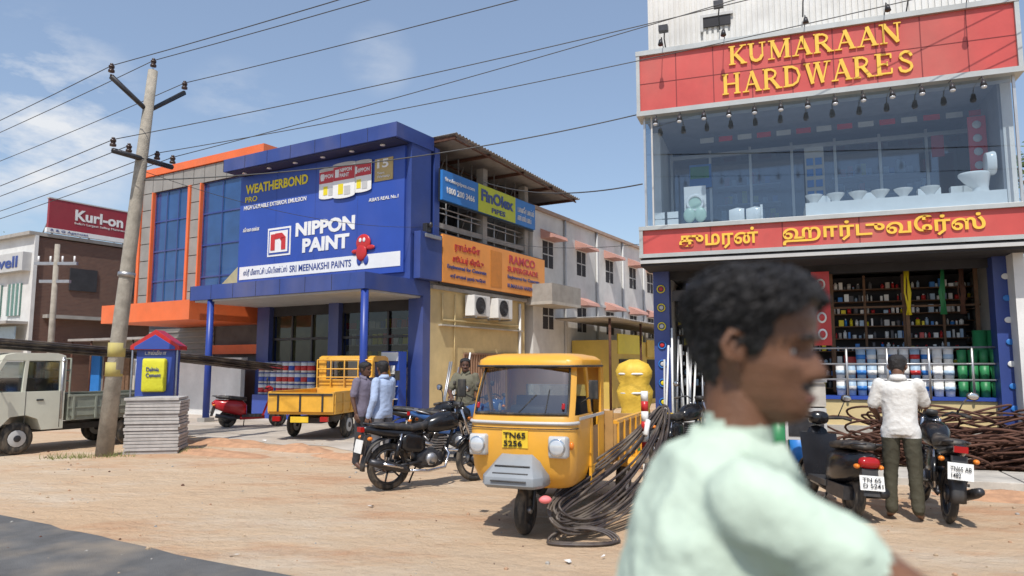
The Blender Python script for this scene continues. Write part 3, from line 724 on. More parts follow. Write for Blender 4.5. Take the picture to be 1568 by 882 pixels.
def serif_line(word,s0,s1,z0,z1,y,mb,mat,th=.03):
    tot=sum(SER[c][0] for c in word)+.12*len(word); x=0;k=(s1-s0)/tot;h=z1-z0;q=[0]
    for c in word:
        w,strokes,ser=SER[c]
        def bar(a,b_,wd):
            a=Vector(a);b_=Vector(b_);d=(b_-a).normalized();nn=Vector((-d.y,d.x))*wd/2
            a=a-d*wd*.12;b_=b_+d*wd*.12
            P=[a+nn,a-nn,b_-nn,b_+nn]; q[0]+=1; o=y-th-.0004*(q[0]%9)
            mb.prism([(s0+(x+p.x)*k,z0+p.y*h) for p in P],o,y-.003,'y',mat)
        for pts,wd in strokes:
            for i in range(len(pts)-1): bar(pts[i],pts[i+1],wd)
        for (sx,sz) in ser: bar((sx-.15,sz),(sx+.15,sz),.06)
        x+=w+.12

def kstore():
    b=MB()
    gl=M('band_frame',(.45,.47,.46),.4,.3,.1,3,dust=.15)
    seam=M('seam_dark',(.2,.02,.02),.5)
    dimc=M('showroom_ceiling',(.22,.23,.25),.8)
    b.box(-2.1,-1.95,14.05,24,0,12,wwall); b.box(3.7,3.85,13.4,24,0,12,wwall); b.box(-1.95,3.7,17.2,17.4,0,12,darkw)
    n=58
    for i in range(n):
        s=-2.0+5.75*i/n; b.box(s+.0,s+.055,13.42,13.452,7.5,12,wwall)
    b.box(-2.05,3.8,13.45,13.6,7.5,12,wwall)
    b.box(-1.0,-.5,13.38,13.41,7.98,8.17,dark); b.box(-1.05,-.45,13.36,13.415,8.17,8.22,lgrey); b.box(-1.05,-1.0,13.36,13.415,7.9,8.17,lgrey)
    def band(z0,z1,fr,nseam,y0=12.98):
        b.box(-2.15,3.85,y0,13.4,z0+.002,z1-.002,red)
        b.box(-2.22,3.92,y0-.06,13.42,z1,z1+fr,gl); b.box(-2.22,3.92,y0-.06,13.42,z0-fr,z0,gl)
        b.box(-2.215,-2.15,y0-.05,13.41,z0,z1,gl); b.box(3.85,3.915,y0-.05,13.41,z0,z1,gl)
        for i in range(1,nseam):
            s=-2.15+6*i/nseam; b.box(s-.008,s+.008,y0-.005,y0-.001,z0,z1,seam)
    band(6.32,7.40,.09,9); band(3.62,4.06,.07,5)
    b.box(-2.15,3.85,12.975,12.979,6.854,6.866,seam)
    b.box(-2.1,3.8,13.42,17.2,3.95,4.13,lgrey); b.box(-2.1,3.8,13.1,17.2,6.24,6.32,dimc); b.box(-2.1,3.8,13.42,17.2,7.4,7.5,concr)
    b.box(-2.1,3.8,13.05,13.42,4.12,4.16,white)
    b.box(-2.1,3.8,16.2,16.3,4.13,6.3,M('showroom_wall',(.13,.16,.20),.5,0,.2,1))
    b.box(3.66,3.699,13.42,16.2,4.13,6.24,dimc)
    for i in range(8):
        s=-1.9+.8*i; b.box(s,s+.05,15.15,15.2,4.13,6.1,alu)
    b.box(-1.9,3.65,15.14,15.21,5.95,6.03,alu); b.add([(-1.9,15.18,4.2),(3.65,15.18,4.2),(3.65,15.18,5.95),(-1.9,15.18,5.95)],[(0,1,2,3)],glassmat('partition_glass',(.45,.55,.65),.16,.06,.5))
    for i in range(14):
        s=-1.2+.36*i; b.box(s,s+.26,14.4,14.42,6.04,6.14,red2 if i%2 else lgrey)
    b.box(-1.5,-1.05,15.1,15.13,5.3,5.8,blue2); b.box(-1.48,-1.1,15.08,15.095,5.5,5.75,green); b.box(.75,1.1,14.9,14.93,4.5,5.9,lgrey)
    for i in range(4):
        for j in range(2): b.box(.78+.16*j,.9+.16*j,14.88,14.895,4.86+.22*i,5.0+.22*i,blue2)
    b.box(3.35,3.62,14.0,14.04,4.9,5.9,red2); 
    for i in range(4): b.ell((3.48,13.99,5.03+.24*i),(.07,.02,.07),lgrey)
    b.box(2.9,3.1,14.6,14.63,5.4,5.8,maroon)
    for z in (4.6,5.0,5.4):
        b.box(-1.0,.3,15.7,16.1,z,z+.03,lgrey); b.box(1.3,3.2,15.7,16.1,z,z+.03,lgrey)
        for i in range(22):
            s=random.choice([random.uniform(-.95,.15),random.uniform(1.35,3.0)]); b.box(s,s+.1,15.72,15.9,z+.031,z+.031+random.uniform(.1,.28),random.choice([white,cer,blue2,lgrey,yel,red2,palebl]))
    b.box(.65,3.65,13.25,14.1,4.17,4.42,white); b.box(-2.0,.6,13.3,14.2,4.135,4.2,lgrey)
    b.box(-2.12,-2.08,13.06,13.1,4.12,6.3,alu); b.box(3.78,3.82,13.06,13.1,4.12,6.3,alu); b.box(-1.98,-1.95,13.06,13.09,4.12,6.3,lgrey)
    b.box(-2.2,3.9,12.95,14.0,3.40,3.53,dark)
    b.box(-2.2,3.9,12.9,12.945,3.44,3.5,lgrey)
    b.box(-2.1,3.8,14.0,14.05,3.25,3.40,dark)
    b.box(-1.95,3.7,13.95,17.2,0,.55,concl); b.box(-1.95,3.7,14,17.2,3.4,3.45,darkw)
    b.box(-2.12,-1.82,13.85,14.15,0,3.4,navy); b.box(3.5,3.85,13.75,14.1,0,3.4,navy)
    for i in range(7):
        c=(-1.97,13.83,.9+.36*i); b.X=Matrix.Translation(c); b.torus((0,0,0),.07,.012,random.choice([white,yel,blue2]),14,5); b.ell((0,0,0),(.04,.008,.04),random.choice([red2,yel,lgrey])); b.X=Matrix.Identity(4)
        b.X=Matrix.Translation((3.67,13.73,.9+.36*i)); b.ell((0,0,0),(.06,.008,.05),random.choice([red2,white,blue2])); b.X=Matrix.Identity(4)
    b.box(.55,3.8,14.0,14.25,0,1.0,creamw); b.box(.5,3.84,13.96,14.3,1.0,1.06,blue)
    b.box(-1.8,-.4,14.1,14.2,2.85,3.05,darkw)
    b.box(-1.5,-.9,13.9,14.0,2.98,3.16,navy)
    b.box(.72,1.02,13.9,13.94,1.95,3.28,red2)
    for z in (3.05,2.75,2.45,2.15): b.ell((.87,13.89,z),(.08,.01,.1),white); b.ell((.87,13.875,z),(.05,.01,.065),red2)
    b.box(1.3,1.75,14.35,14.38,1.2,1.75,red2)
    for s in (-.4,.35,1.1,2.35,3.45): b.box(s-.03,s+.03,14.6,14.66,1.1,3.4,wood)
    for z in (1.9,2.65): b.box(-.4,3.5,14.61,14.64,z,z+.035,wood)
    root=b.obj('hardware_store_building',FK)
    g=MB(); g.add([(-2.07,13.08,4.17),(3.77,13.08,4.17),(3.77,13.08,6.23),(-2.07,13.08,6.23)],[(0,1,2,3)],showglass)
    g.add([(-2.09,13.12,4.17),(-2.09,16.2,4.17),(-2.09,16.2,6.23),(-2.09,13.12,6.23)],[(0,1,2,3)],showglass)
    g.obj('showroom_glass',parent=root)
    l=MB(); serif_line('KUMARAAN',-.53,2.28,7.0,7.33,12.975,l,gold); serif_line('HARDWARES',-.66,2.45,6.46,6.82,12.975,l,gold); l.obj('serif_lettering',parent=root)
    text('குமரன்',(-1.5,12.98,3.65),XR,ZU,1.35,.36,gold,root,.025,'tamil_lettering',.02)
    text('ஹார்டுவேர்ஸ்',(.25,12.98,3.65),XR,ZU,3.0,.38,gold,root,.025,'tamil_lettering',.02)
    text('NIPPON',(-1.38,13.895,3.03),XR,ZU,.42,.09,white,root,.01,'lettering',.02)
    sh=MB()
    for (ty,z0_,dz,nr,s0_,s1_) in ((15.0,1.15,.235,9,-.35,3.4),(15.6,1.15,.215,10,-1.9,3.65)):
        for r in range(nr):
            z=z0_+dz*r; sh.box(s0_,s1_,ty,ty+.3,z,z+.015,wood)
            s=s0_+.03
            while s<s1_-.08:
                w=random.uniform(.03,.085);h=random.uniform(.06,.16)
                mt=random.choice([white,white,white,lgrey,lgrey,cer,palebl,palebl,red2,blue2,yel,darkw,darkw,concl,plate])
                if random.random()<.45: sh.box(s,s+w,ty+.02,ty+.02+w,z+.016,z+.015+h,mt)
                else:
                    sh.cyl((s+w/2,ty+.08,z+.016),(s+w/2,ty+.08,z+.015+h*.8),w/2.2,mt,n=8); sh.cyl((s+w/2,ty+.08,z+.015+h*.8),(s+w/2,ty+.08,z+.015+h),w/4.5,random.choice([mt,red2,white,dark]),n=6)
                s+=w+random.uniform(.01,.04)
                if random.random()<.07: s+=.12
    for s in (.35,1.1,1.7,2.35,3.0): sh.box(s-.02,s+.02,14.98,15.02,1.1,3.3,wood)
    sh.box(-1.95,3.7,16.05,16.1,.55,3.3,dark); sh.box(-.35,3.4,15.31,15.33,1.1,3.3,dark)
    sh.obj('shelved_goods',parent=root)
    d=MB()
    for i,s in enumerate((.8,1.15,1.5,1.85,2.2,2.6)):
        z=4.42
        prof=[(.05,0),(.06,.05),(.11,.12),(.13,.16),(.12,.165),(.05,.08)]
        d.rings([[ (s+r*math.cos(a)*1.15,13.4+r*math.sin(a),z+h) for a in [2*math.pi*j/18 for j in range(18)]] for r,h in prof],cer)
    s=3.3;z=4.42
    d.rings([[ (s+r*math.cos(a)*1.3+dx,13.5+r*math.sin(a),z+h) for a in [2*math.pi*j/20 for j in range(20)]] for r,h,dx in [(.1,0,.05),(.09,.1,.05),(.14,.2,0),(.18,.3,-.03),(.185,.34,-.03),(.17,.36,-.03)]],cer)
    d.loft([(s+.14,13.5,z+.5,.14,.18),(s+.24,13.5,z+.5,.17,.2),(s+.27,13.5,z+.5,.16,.19)],cer)
    for s in (.75,1.6,2.5,3.0): d.box(s,s+.35,13.85,14.0,4.42,4.66,cer)
    pg=M('pale_green',(.45,.6,.5),.4)
    d.box(-1.45,-1.05,13.5,13.52,4.35,4.95,white); d.X=Matrix.Translation((-1.25,13.47,4.62)); 
    d.torus((0,0,0),.14,.03,cer,20,6); d.ell((0,0,0),(.12,.01,.13),pg); d.X=Matrix.Identity(4)
    for q in (-1.35,-1.15): d.ell((q,13.4,4.38),(.11,.04,.14),pg)
    for i in range(2):
        for j in range(2): d.box(-2.0+.25*i,-1.8+.25*i,13.35,13.37,4.2+.14*j,4.32+.14*j,white)
    for s in (-.6,-.3): 
        d.loft([(s-.05,13.6,4.35,.05,.12),(s+.1,13.6,4.35,.12,.15),(s+.22,13.6,4.35,.1,.13)],cer)
    d.box(-.75,-.05,13.45,13.8,4.2,4.24,cer); d.box(-.1,-.06,13.45,13.8,4.2,4.5,cer)
    d.obj('sanitaryware_display',parent=root,bevel=.006)
    lm=MB()
    for i in range(13):
        s=-1.85+.43*i
        lm.tube([(s,13.0,6.2),(s,12.82,6.18),(s,12.78,6.1)],.008,dkmetal,6)
        lm.cyl((s,12.78,6.10),(s,12.76,6.0),.03,dkmetal,.05,10); lm.ell((s,12.76,5.985),(.045,.045,.03),lens)
    for s,z in ((-1.7,7.85),(-.7,8.15),(.75,8.15),(2.4,7.9)):
        lm.tube([(s,13.4,z-.25),(s,13.1,z-.1),(s+.03,12.95,z)],.012,dkmetal,6); lm.box(s-.07,s+.1,12.85,12.98,z-.05,z+.06,dkmetal)
    for s in (-1.7,-.6,.75,2.0,3.2):
        lm.tube([(s,12.95,7.5),(s,12.75,7.62),(s,12.6,7.5)],.008,dkmetal,5); lm.cyl((s,12.6,7.5),(s,12.58,7.4),.03,dkmetal,.05,8)
    lm.obj('fascia_lamps',parent=root)
    h=MB()
    for s,mt in ((2.35,yel),(3.2,rust),(2.9,green),(-.1,rust)):
        for k in range(7): h.tube([(s+random.uniform(-.04,.04),14.5,3.3),(s+random.uniform(-.06,.06),14.5,2.9),(s+random.uniform(-.05,.05),14.5,2.5)],.014,mt,5)
    for s in (3.4,3.6): h.cyl((s,14.4,.9),(s,14.4,2.2),.11,green)
    h.obj('hanging_ropes',parent=root)
    return root
ks=kstore()
b=MB()
for z in (1.35,1.62,1.9): b.cyl((.58,13.92,z),(3.8,13.92,z),.018,alu,n=8)
for i in range(6): b.cyl((.6+.64*i,13.92,1.03),(.6+.64*i,13.92,1.92),.022,alu,n=8)
b.obj('steel_railing',FK)
b=MB(); random.seed(3)
pc=[white,white,white,cer,cer,blue2,white,palebl]
for i in range(13):
    s=1.15+.17*i
    if s>2.95: break
    c=random.choice(pc); lb_=random.choice([blue,red2,blue2,white,palebl,lgrey])
    for r in range(3 if i>1 else 2):
        z=1.065+.275*r; y=14.12+random.uniform(-.01,.01)
        b.cyl((s,y,z),(s,y,z+.25),.070,c,.08,12); b.cyl((s,y,z+.09),(s,y,z+.17),.0795,lb_,.0805,12); b.cyl((s,y,z+.25),(s,y,z+.27),.084,c,n=12)
for i in range(5):
    s=3.05+.16*i
    for r in range(3): b.cyl((s,14.12,1.065+.27*r),(s,14.12,1.32+.27*r),.07,green,.075,12)
b.obj('paint_bucket_stack',FK)
b=MB()
for i in range(9):
    for r in range(3):
        s=-17.75+.26*i; z=.16+.33*r+.55; c=random.choice([white,white,lgrey])
        b.cyl((s,14.9,z),(s,14.9,z+.3),.115,c,.12,12); b.cyl((s,14.9,z+.06),(s,14.9,z+.2),.121,random.choice([red2,red2,blue]),n=12); b.cyl((s,14.9,z+.3),(s,14.9,z+.32),.126,blue,n=12)
b.box(-17.95,-15.5,14.7,15.1,.0,.7,blue)
b.obj('paint_can_display',FN)
b=MB(); b.box(-12.75,-12.15,14.5,14.9,.0,.55,blue); b.box(-12.75,-12.15,14.6,14.9,.55,1.95,blue); b.box(-12.72,-12.18,14.55,14.6,1.7,1.93,white)
for i in range(3):
    b.box(-12.73,-12.17,14.42,14.59,.7+.33*i,.72+.33*i,white)
    for j in range(3): b.cyl((-12.62+.17*j,14.5,.722+.33*i),(-12.62+.17*j,14.5,.92+.33*i),.06,random.choice([red2,white,yel]),n=10)
b.obj('paint_display_stand',FN)

# ------------------------------------------------------------------ utility pole & wires
PB=Vector((-7.25,12.86,0)); PT=Vector((-6.77,12.9,7.12)); n_=Vector((.512,.859,0)); e_=Vector((.859,-.512,0))
def onpole(z): return PB+(PT-PB)*(z/7.12)
b=MB()
b.tube([PB-Vector((0,0,.2)),onpole(2.5),onpole(5),PT],[.15,.13,.11,.085],polem,10)
c=onpole(6.35)
A=c-n_*.72+Vector((0,0,.40));B=c+n_*.72+Vector((0,0,.58))
b.tube([A,c+Vector((0,0,-.02)),B],.05,dkmetal,6)
c2=onpole(5.40); C=c2-n_*.6+e_*.1;D=c2+n_*.62
b.tube([C,D],.05,dkmetal,6)
ins=M('insulator',(.05,.03,.025),.3)
def insul(p):
    for h,r in ((0,.02),(.08,.055),(.12,.04),(.16,.05),(.2,.03)): b.cyl(p+Vector((0,0,h)),p+Vector((0,0,h+.035)),r,ins,n=10)
tops=[A,B,PT]; lows=[C,c2-n_*.25,c2+n_*.3,D]
for p in tops+lows: insul(p)
for z in (1.4,1.75): 
    p=onpole(z); b.cyl(p,p+Vector((.004,0,.25)),.146,M('pole_yellow_mark',(.45,.38,.12),.8,dust=.5),n=10)
b.cyl(onpole(3.2),onpole(3.28),.15,steel,n=10)
b.obj('utility_pole')
w=MB(); wm=M('wire',(.06,.06,.06),.6)
def wire(a,c,sag,r=.008,n=24):
    a=Vector(a);c=Vector(c)
    w.tube([a+(c-a)*(i/n)-Vector((0,0,sag*4*(i/n)*(1-i/n))) for i in range(n+1)],r,wm,5)
up=Vector((0,0,.2))
for p in tops:
    wire(p+up,p+up+e_*42+Vector((0,0,.3)),.7); wire(p+up,p+up-e_*45,.9)
def KP(s,t,z): return FK@Vector((s,t,z))
for i,p in enumerate(lows):
    wire(p+up,p+up-e_*45+Vector((0,0,-.3)),.9)
wire(lows[0]+up,KP(4.5,12.2,8.25),.15); wire(lows[2]+up,KP(4.5,12.4,7.65),.15); wire(lows[3]+up,KP(6,12.5,9.0),.15)
wire(onpole(5.0),KP(-2.15,13,6.3),.25,.012)
wire(FN@Vector((-11.1,17,6.9)),KP(-2.15,13,4.95),.25,.014)
wire(onpole(5.2),FN@Vector((-11.8,15.0,5.3)),.3,.006); wire(FN@Vector((-11.5,15.2,5.35)),KP(-2.1,13.4,3.9),.3,.006)
w.obj('overhead_wires')

# ------------------------------------------------------------------ slabs stack, kiosk
b=MB(); sg=M('slab_grey',(.42,.40,.38),.85,0,.2,6,.3,60)
for i in range(17):
    dx=random.uniform(-.02,.02);dy=random.uniform(-.02,.02); b.box(dx,.92+dx,dy,.75+dy,.06*i,.06*i+.05,sg)
b.obj('concrete_slab_stack',frame(-6.98,12.98,12),bevel=.004)
b=MB()
b.box(-.4,.4,-.2,.2,0,.95,lgrey); b.box(-.36,.36,-.17,.17,.951,1.9,blue)
b.prism([(-.46,1.9),(.46,1.9),(.46,1.98),(0,2.3),(-.46,1.98)],-.25,.25,'y',red2); b.prism([(-.38,1.91),(.38,1.91),(.38,1.96),(0,2.2),(-.38,1.96)],-.262,-.252,'y',blue)
b.loft([(-.23,-.2,1.4,.02,.3),(-.2,-.22,1.4,.06,.33),(.2,-.22,1.4,.06,.33),(.23,-.2,1.4,.02,.3)],M('cement_bag',(.65,.62,.03),.6,0,.08,3,.3,20),16,.35)
for x in (-.42,.42): b.cyl((x,-.22,0),(x,-.22,1.95),.02,steel,n=6)
kk=b.obj('cement_display_kiosk',frame(-7.12,14.4,8),bevel=.006)
text('Dalmia\nCement',(-.13,-.285,1.36),XR,ZU,.28,.2,navy,kk,.006,'lettering',.01)
text('டால்மியா',(-.2,-.175,1.8),XR,ZU,.4,.09,white,kk,.006,'lettering',0)

# ------------------------------------------------------------------ mini trucks
def mini_truck(name,mat,paint,boards,load=None):
    b=MB()
    for x in (0,2.1):
        for y in (-.62,.62):
            b.torus((x,y,.29),.20,.09,tyre,28,10,.8); b.cyl((x,y-.07,.29),(x,y+.07,.29),.15,lgrey); b.cyl((x,y-.085,.29),(x,y+.085,.29),.06,dkmetal)
    b.box(-.7,2.5,-.35,.35,.36,.48,dkmetal)
    def cab(y0,y1,p,m): b.prism(p,y0,y1,'y',m)
    low=[(1.35,.42),(1.72,.42),(1.8,.62),(2.0,.7),(2.25,.68),(2.42,.5),(2.45,.36),(2.78,.36),(2.82,.9),(2.72,1.12),(1.35,1.12)]
    cab(-.72,.72,low,paint)
    for y0,y1 in ((-.70,-.64),(.64,.70)):
        b.prism([(1.35,1.12),(1.43,1.12),(1.45,1.68),(1.38,1.68)],y0,y1,'y',paint)
        b.prism([(2.02,1.12),(2.08,1.12),(2.05,1.68),(1.99,1.68)],y0,y1,'y',paint)
        b.prism([(2.66,1.12),(2.74,1.12),(2.42,1.70),(2.34,1.70)],y0,y1,'y',paint)
        ym=(y0+y1)/2
        b.add([(1.43,ym,1.12),(2.66,ym,1.12),(2.36,ym,1.66),(1.44,ym,1.66)],[(0,1,2,3)],shield)
        sgn=-1 if y0<0 else 1
        b.box(2.015,2.025,sgn*.721-.003,sgn*.721+.003,.45,1.12,plas); b.box(1.42,1.43,sgn*.721-.003,sgn*.721+.003,.45,1.12,plas)
    b.prism([(1.34,1.68),(2.44,1.68),(2.38,1.78),(2.2,1.82),(1.5,1.82),(1.36,1.78)],-.70,.70,'y',paint)
    b.add([(2.72,-.62,1.12),(2.72,.62,1.12),(2.39,.6,1.68),(2.39,-.6,1.68)],[(0,1,2,3)],shield)
    b.box(1.33,1.36,-.70,.70,1.12,1.25,paint); b.box(1.33,1.36,-.70,-.5,1.25,1.7,paint); b.box(1.33,1.36,.5,.70,1.25,1.7,paint); b.add([(1.34,-.5,1.25),(1.34,.5,1.25),(1.34,.5,1.7),(1.34,-.5,1.7)],[(0,1,2,3)],shield)
    b.box(1.5,2.0,-.6,.6,.9,1.35,seatm); b.torus((2.3,.3,1.15),.16,.015,blk,20,6)
    for y in (-.55,.55): b.cyl((2.80,y,.78),(2.84,y,.78),.1,lens)
    b.box(2.78,2.86,-.7,.7,.34,.5,plas)
    for s in (-1,1):
        b.box(1.72,1.84,s*.722,s*.735 ,.95,.98,plas)
        b.tube([(2.5,s*.7,1.3),(2.6,s*.85,1.35)],.012,plas,6); b.box(2.57,2.6,s*.82,s*.95,1.2,1.45,plas)
    b.box(-.95,1.28,-.72,.72,.56,.64,boards)
    for y0,y1 in ((-.74,-.70),(.70,.74)):
        b.box(-.95,1.28,y0,y1,.64,1.0,boards)
        for i in range(6): b.box(-.93+.42*i,-.89+.42*i,y0-.02 if y0<0 else y1,y0 if y0<0 else y1+.02,.58,1.0,boards)
        b.box(-.95,1.28,y0-.015,y1+.015,1.0,1.04,boards); b.box(-.95,1.28,y0-.012 if y0<0 else y1,y0 if y0<0 else y1+.012,.78,.81,boards)
    b.box(-.99,-.95,-.74,.74,.62,1.02,boards); b.box(-1.01,-.99,-.72,.72,.96,1.0,dkmetal)
    for y in (-.5,0,.5): b.box(-1.01,-.99,y-.02,y+.02,.62,1.0,dkmetal)
    b.box(1.24,1.28,-.74,.74,.64,1.05,boards)
    for y in (-.7,-.35,0,.35,.7): b.cyl((1.26,y,1.0),(1.26,y,1.72),.018,boards,n=6)
    for z in (1.3,1.5,1.72): b.cyl((1.26,-.7,z),(1.26,.7,z),.018,boards,n=6)
    b.box(-1.0,-.93,-.62,-.45,.42,.52,redl); b.box(-1.0,-.93,.45,.62,.42,.52,redl); b.box(-1.02,-1.0,-.2,.2,.40,.52,plateY)
    return b.obj(name,mat,bevel=.012)
wp=M('truck_white',(.62,.62,.52),.35,0,.06,3,dust=.25); wb=M('bed_olive',(.25,.27,.22),.6,0,.2,4,dust=.5)
wt=mini_truck('white_mini_truck',frame(-8.37,15.09,-120.8),wp,wb)
mini_truck('yellow_mini_truck',frame(-4.28,16.1,80),trky,trky)
b=MB()
for i in range(60):
    y=random.uniform(-.55,.55);z=1.72+random.uniform(0,.16);x0=-3.6+random.uniform(-.5,.8)
    b.tube([(x0,y+random.uniform(-.1,.1),z-.22-.05*abs(x0+3)),(-1.8,y,z-.06),(0,y,z+.06),(2.2,y,z+.2),(4.5,y*.8,z+.32)],.018,pipeb,5)
for x in (-.9,1.4): 
    b.cyl((x,-.7,.6),(x,-.7,1.75),.03,steel,n=6); b.cyl((x,.7,.6),(x,.7,1.75),.03,steel,n=6); b.cyl((x,-.75,1.68),(x,.75,1.68),.03,steel,n=6)
b.obj('steel_rod_load',frame(-8.37,15.09,-120.8))

# ------------------------------------------------------------------ auto rickshaw (cargo)
def rick(mat):
    b=MB()
    def ring(z,yf,hw,yb,rc=.16,n=6):
        pts=[(-hw,yb)]
        for i in range(n+1):
            a=math.pi+ (math.pi/2)*i/n
            pts.append((-hw+rc+rc*math.cos(a),yf+rc+rc*math.sin(a)*1.0))
        for i in range(1,6):
            x=(-hw+rc)+(2*hw-2*rc)*i/6; pts.append((x,yf-.05*math.sin(math.pi*i/6)))
        for i in range(n+1):
            a=1.5*math.pi+(math.pi/2)*i/n
            pts.append((hw-rc+rc*math.cos(a),yf+rc+rc*math.sin(a)))
        pts.append((hw,yb))
        return [(x,y,z) for x,y in pts]
    lowlv=[(.46,-.04,.50,.42),(.50,-.10,.56,.42),(.62,-.16,.60,.42),(.80,-.19,.62,.42),(.98,-.19,.625,.42),(1.10,-.17,.625,.42),(1.14,-.15,.622,.42)]
    rsn=[ring(*l) for l in lowlv]
    n=len(rsn[0]); vs=[p for r in rsn for p in r]; fs=[(j*n+i,j*n+i+1,(j+1)*n+i+1,(j+1)*n+i) for j in range(len(rsn)-1) for i in range(n-1)]
    b.add(vs,fs,autoy,True)
    up=[(1.14,-.15,.622,.42),(1.3,-.09,.618,.42),(1.5,-.0,.60,.42),(1.60,.05,.585,.42)]
    rsn=[ring(*l) for l in up]; vs=[p for r in rsn for p in r]
    isglass=lambda i: 5<=i<n-6
    b.add(vs,[(j*n+i,j*n+i+1,(j+1)*n+i+1,(j+1)*n+i) for j in range(3) for i in range(n-1) if (not isglass(i)) and (3<=i<n-4)],autoy,True)
    b.add(vs,[(j*n+i,j*n+i+1,(j+1)*n+i+1,(j+1)*n+i) for j in range(3) for i in range(n-1) if isglass(i)],shield,True)
    g=[Vector(p) for p in rsn[0][5:n-5]]; b.tube([p+Vector((0,-.006,.012)) for p in g],.013,blk,6)
    g=[Vector(p) for p in rsn[3][5:n-5]]; b.tube([p+Vector((0,-.006,-.012)) for p in g],.013,blk,6)
    for i in (5,n-6): b.tube([Vector(r[i])+Vector((0,-.008,0)) for r in rsn],.013,blk,6)
    def rring(z,yf,hw,yb,rc):
        pts=[]
        for cx,cy,a0 in ((-hw+rc,yf+rc,math.pi),(hw-rc,yf+rc,1.5*math.pi),(hw-rc,yb-rc,0),(-hw+rc,yb-rc,.5*math.pi)):
            for i in range(5):
                a=a0+(math.pi/2)*i/4; pts.append((cx+rc*math.cos(a),cy+rc*math.sin(a),z))
        return pts
    rr=[rring(1.585,.03,.60,1.0,.12),rring(1.60,.0,.63,1.02,.14),rring(1.66,.02,.625,1.01,.15),rring(1.70,.08,.56,.97,.15),rring(1.725,.2,.42,.85,.14)]
    b.rings(rr,autoy)
    b.tube([(x,y,1.60) for x,y,z in rring(1.6,-.01,.635,1.03,.14)+[rring(1.6,-.01,.635,1.03,.14)[0]]],.012,plas,6)
    b.box(-.62,.62,.96,1.0,.5,1.02,autoy); b.box(-.62,-.4,.96,1.0,1.02,1.59,autoy); b.box(.4,.62,.96,1.0,1.02,1.59,autoy); b.box(-.4,.4,.96,1.0,1.4,1.59,autoy)
    b.add([(-.4,.97,1.02),(.4,.97,1.02),(.4,.97,1.4),(-.4,.97,1.4)],[(0,1,2,3)],shield)
    for s in (-1,1):
        x0,x1=(s*.60,s*.63) if s>0 else (-.63,-.60)
        b.box(x0,x1,.42,.95,.44,.62,autoy)
        b.box(x0,x1,.72,.95,.62,1.12,autoy)
        b.box(x0,x1,.84,.95,1.12,1.60,autoy)
        b.prism([(.40,1.14),(.45,1.14),(.30,1.6),(.22,1.6)],x0,x1,'x',autoy)
        b.box(x0,x1,.42,.50,.6,1.14,autoy)
        b.box(x0+.006,x1-.006,.50,.72,.62,1.0,M('door_inner',(.30,.17,.07),.6,0,.2,5,dust=.3))
        b.box(s*.632-.004,s*.632+.004,.0,.95,1.09,1.12,lgrey)
    b.box(-.58,.58,.3,.96,.40,.46,dkmetal)
    b.box(-.52,.52,.55,.95,.46,.82,dark); b.loft([(-.5,.72,.86,.2,.05),(.5,.72,.86,.2,.05)],seatm)
    b.loft([(-.5,.92,1.08,.04,.2),(.5,.92,1.08,.04,.2)],seatm)
    b.tube([(-.33,.12,1.08),(-.1,.18,1.1),(.1,.18,1.1),(.33,.12,1.08)],.016,blk,8); b.cyl((0,.16,.5),(0,.16,1.1),.04,dkmetal)
    b.loft([(-.2,.1,1.14,.06,.08),(.2,.1,1.14,.06,.08)],plas)
    rg=[Vector(p) for p in ring(1.07,-.18,.629,.42)]
    b.tube([p+Vector((0,-.004,0)) for p in rg[1:-1]],.018,lgrey,6)
    rg=[Vector(p) for p in ring(1.02,-.196,.63,.42)]
    b.tube([p+Vector((0,-.002,0)) for p in rg[1:-1]],.006,blk,6)
    for s in (-1,1):
        x=s*.46; y=-.19
        b.loft([(x-.11,y,.86,.03,.085),(x-.09,y-.02,.86,.05,.1),(x+.09,y-.02,.86,.05,.1),(x+.11,y,.86,.03,.085)],lgrey,16,.5)
        b.X=Matrix.Translation((x,0,0))@Matrix.Scale(1.18,4,(1,0,0))
        b.cyl((0,y-.05,.86),(0,y-.075,.86),.078,chrome,.082,20); b.cyl((0,y-.076,.86),(0,y-.084,.86),.068,lens,.05,20)
        b.X=Matrix.Identity(4)
        b.ell((x+s*.125,y+.045,.87),(.03,.025,.035),orl)
    def fr(z,yf,yb,hw): return [(-hw,yb,z),(-hw*1.0,yf+.1,z),(-hw*.8,yf,z),(hw*.8,yf,z),(hw,yf+.1,z),(hw,yb,z)]
    b.rings([fr(.50,-.42,.1,.32),fr(.53,-.46,.1,.34),fr(.60,-.45,.05,.34),fr(.68,-.36,-.05,.28),(fr(.78,-.24,-.12,.22)),fr(.80,-.2,-.14,.18)],greyp)
    for z in (.57,.63,.69): b.cyl((-.2,-.47+(z-.57)*.9,z),(.2,-.47+(z-.57)*.9,z),.008,plas,n=6)
    b.box(-.17,.13,-.245,-.22,.84,1.0,plateY)
    b.tube([(.0,-.19,1.16),(.18,-.12,1.33)],.008,blk,5); b.tube([(.3,-.17,1.16),(.32,-.08,1.38)],.008,blk,5)
    b.X=Matrix.Rotation(R(90),4,'Z')
    b.torus((0,0,.235),.165,.068,tyre,32,10,.95); b.cyl((0,-.04,.235),(0,.04,.235),.11,dkmetal); b.cyl((0,-.07,.235),(0,.07,.235),.035,steel)
    for y in (-.6,.6):
        b.torus((2.0,y,.245),.17,.07,tyre,32,10,.95); b.cyl((2.0,y-.05,.245),(2.0,y+.05,.245),.12,lgrey); b.cyl((2.0,y-.07,.245),(2.0,y+.07,.245),.04,steel)
    b.X=Matrix.Identity(4)
    b.tube([(.09,.0,.24),(.09,.05,.45),(0,.12,.6)],.022,dkmetal,8); b.tube([(-.09,.0,.24),(-.09,.05,.45),(0,.12,.6)],.022,dkmetal,8)
    by=M('bed_brown',(.42,.24,.08),.7,0,.2,4,dust=.5)
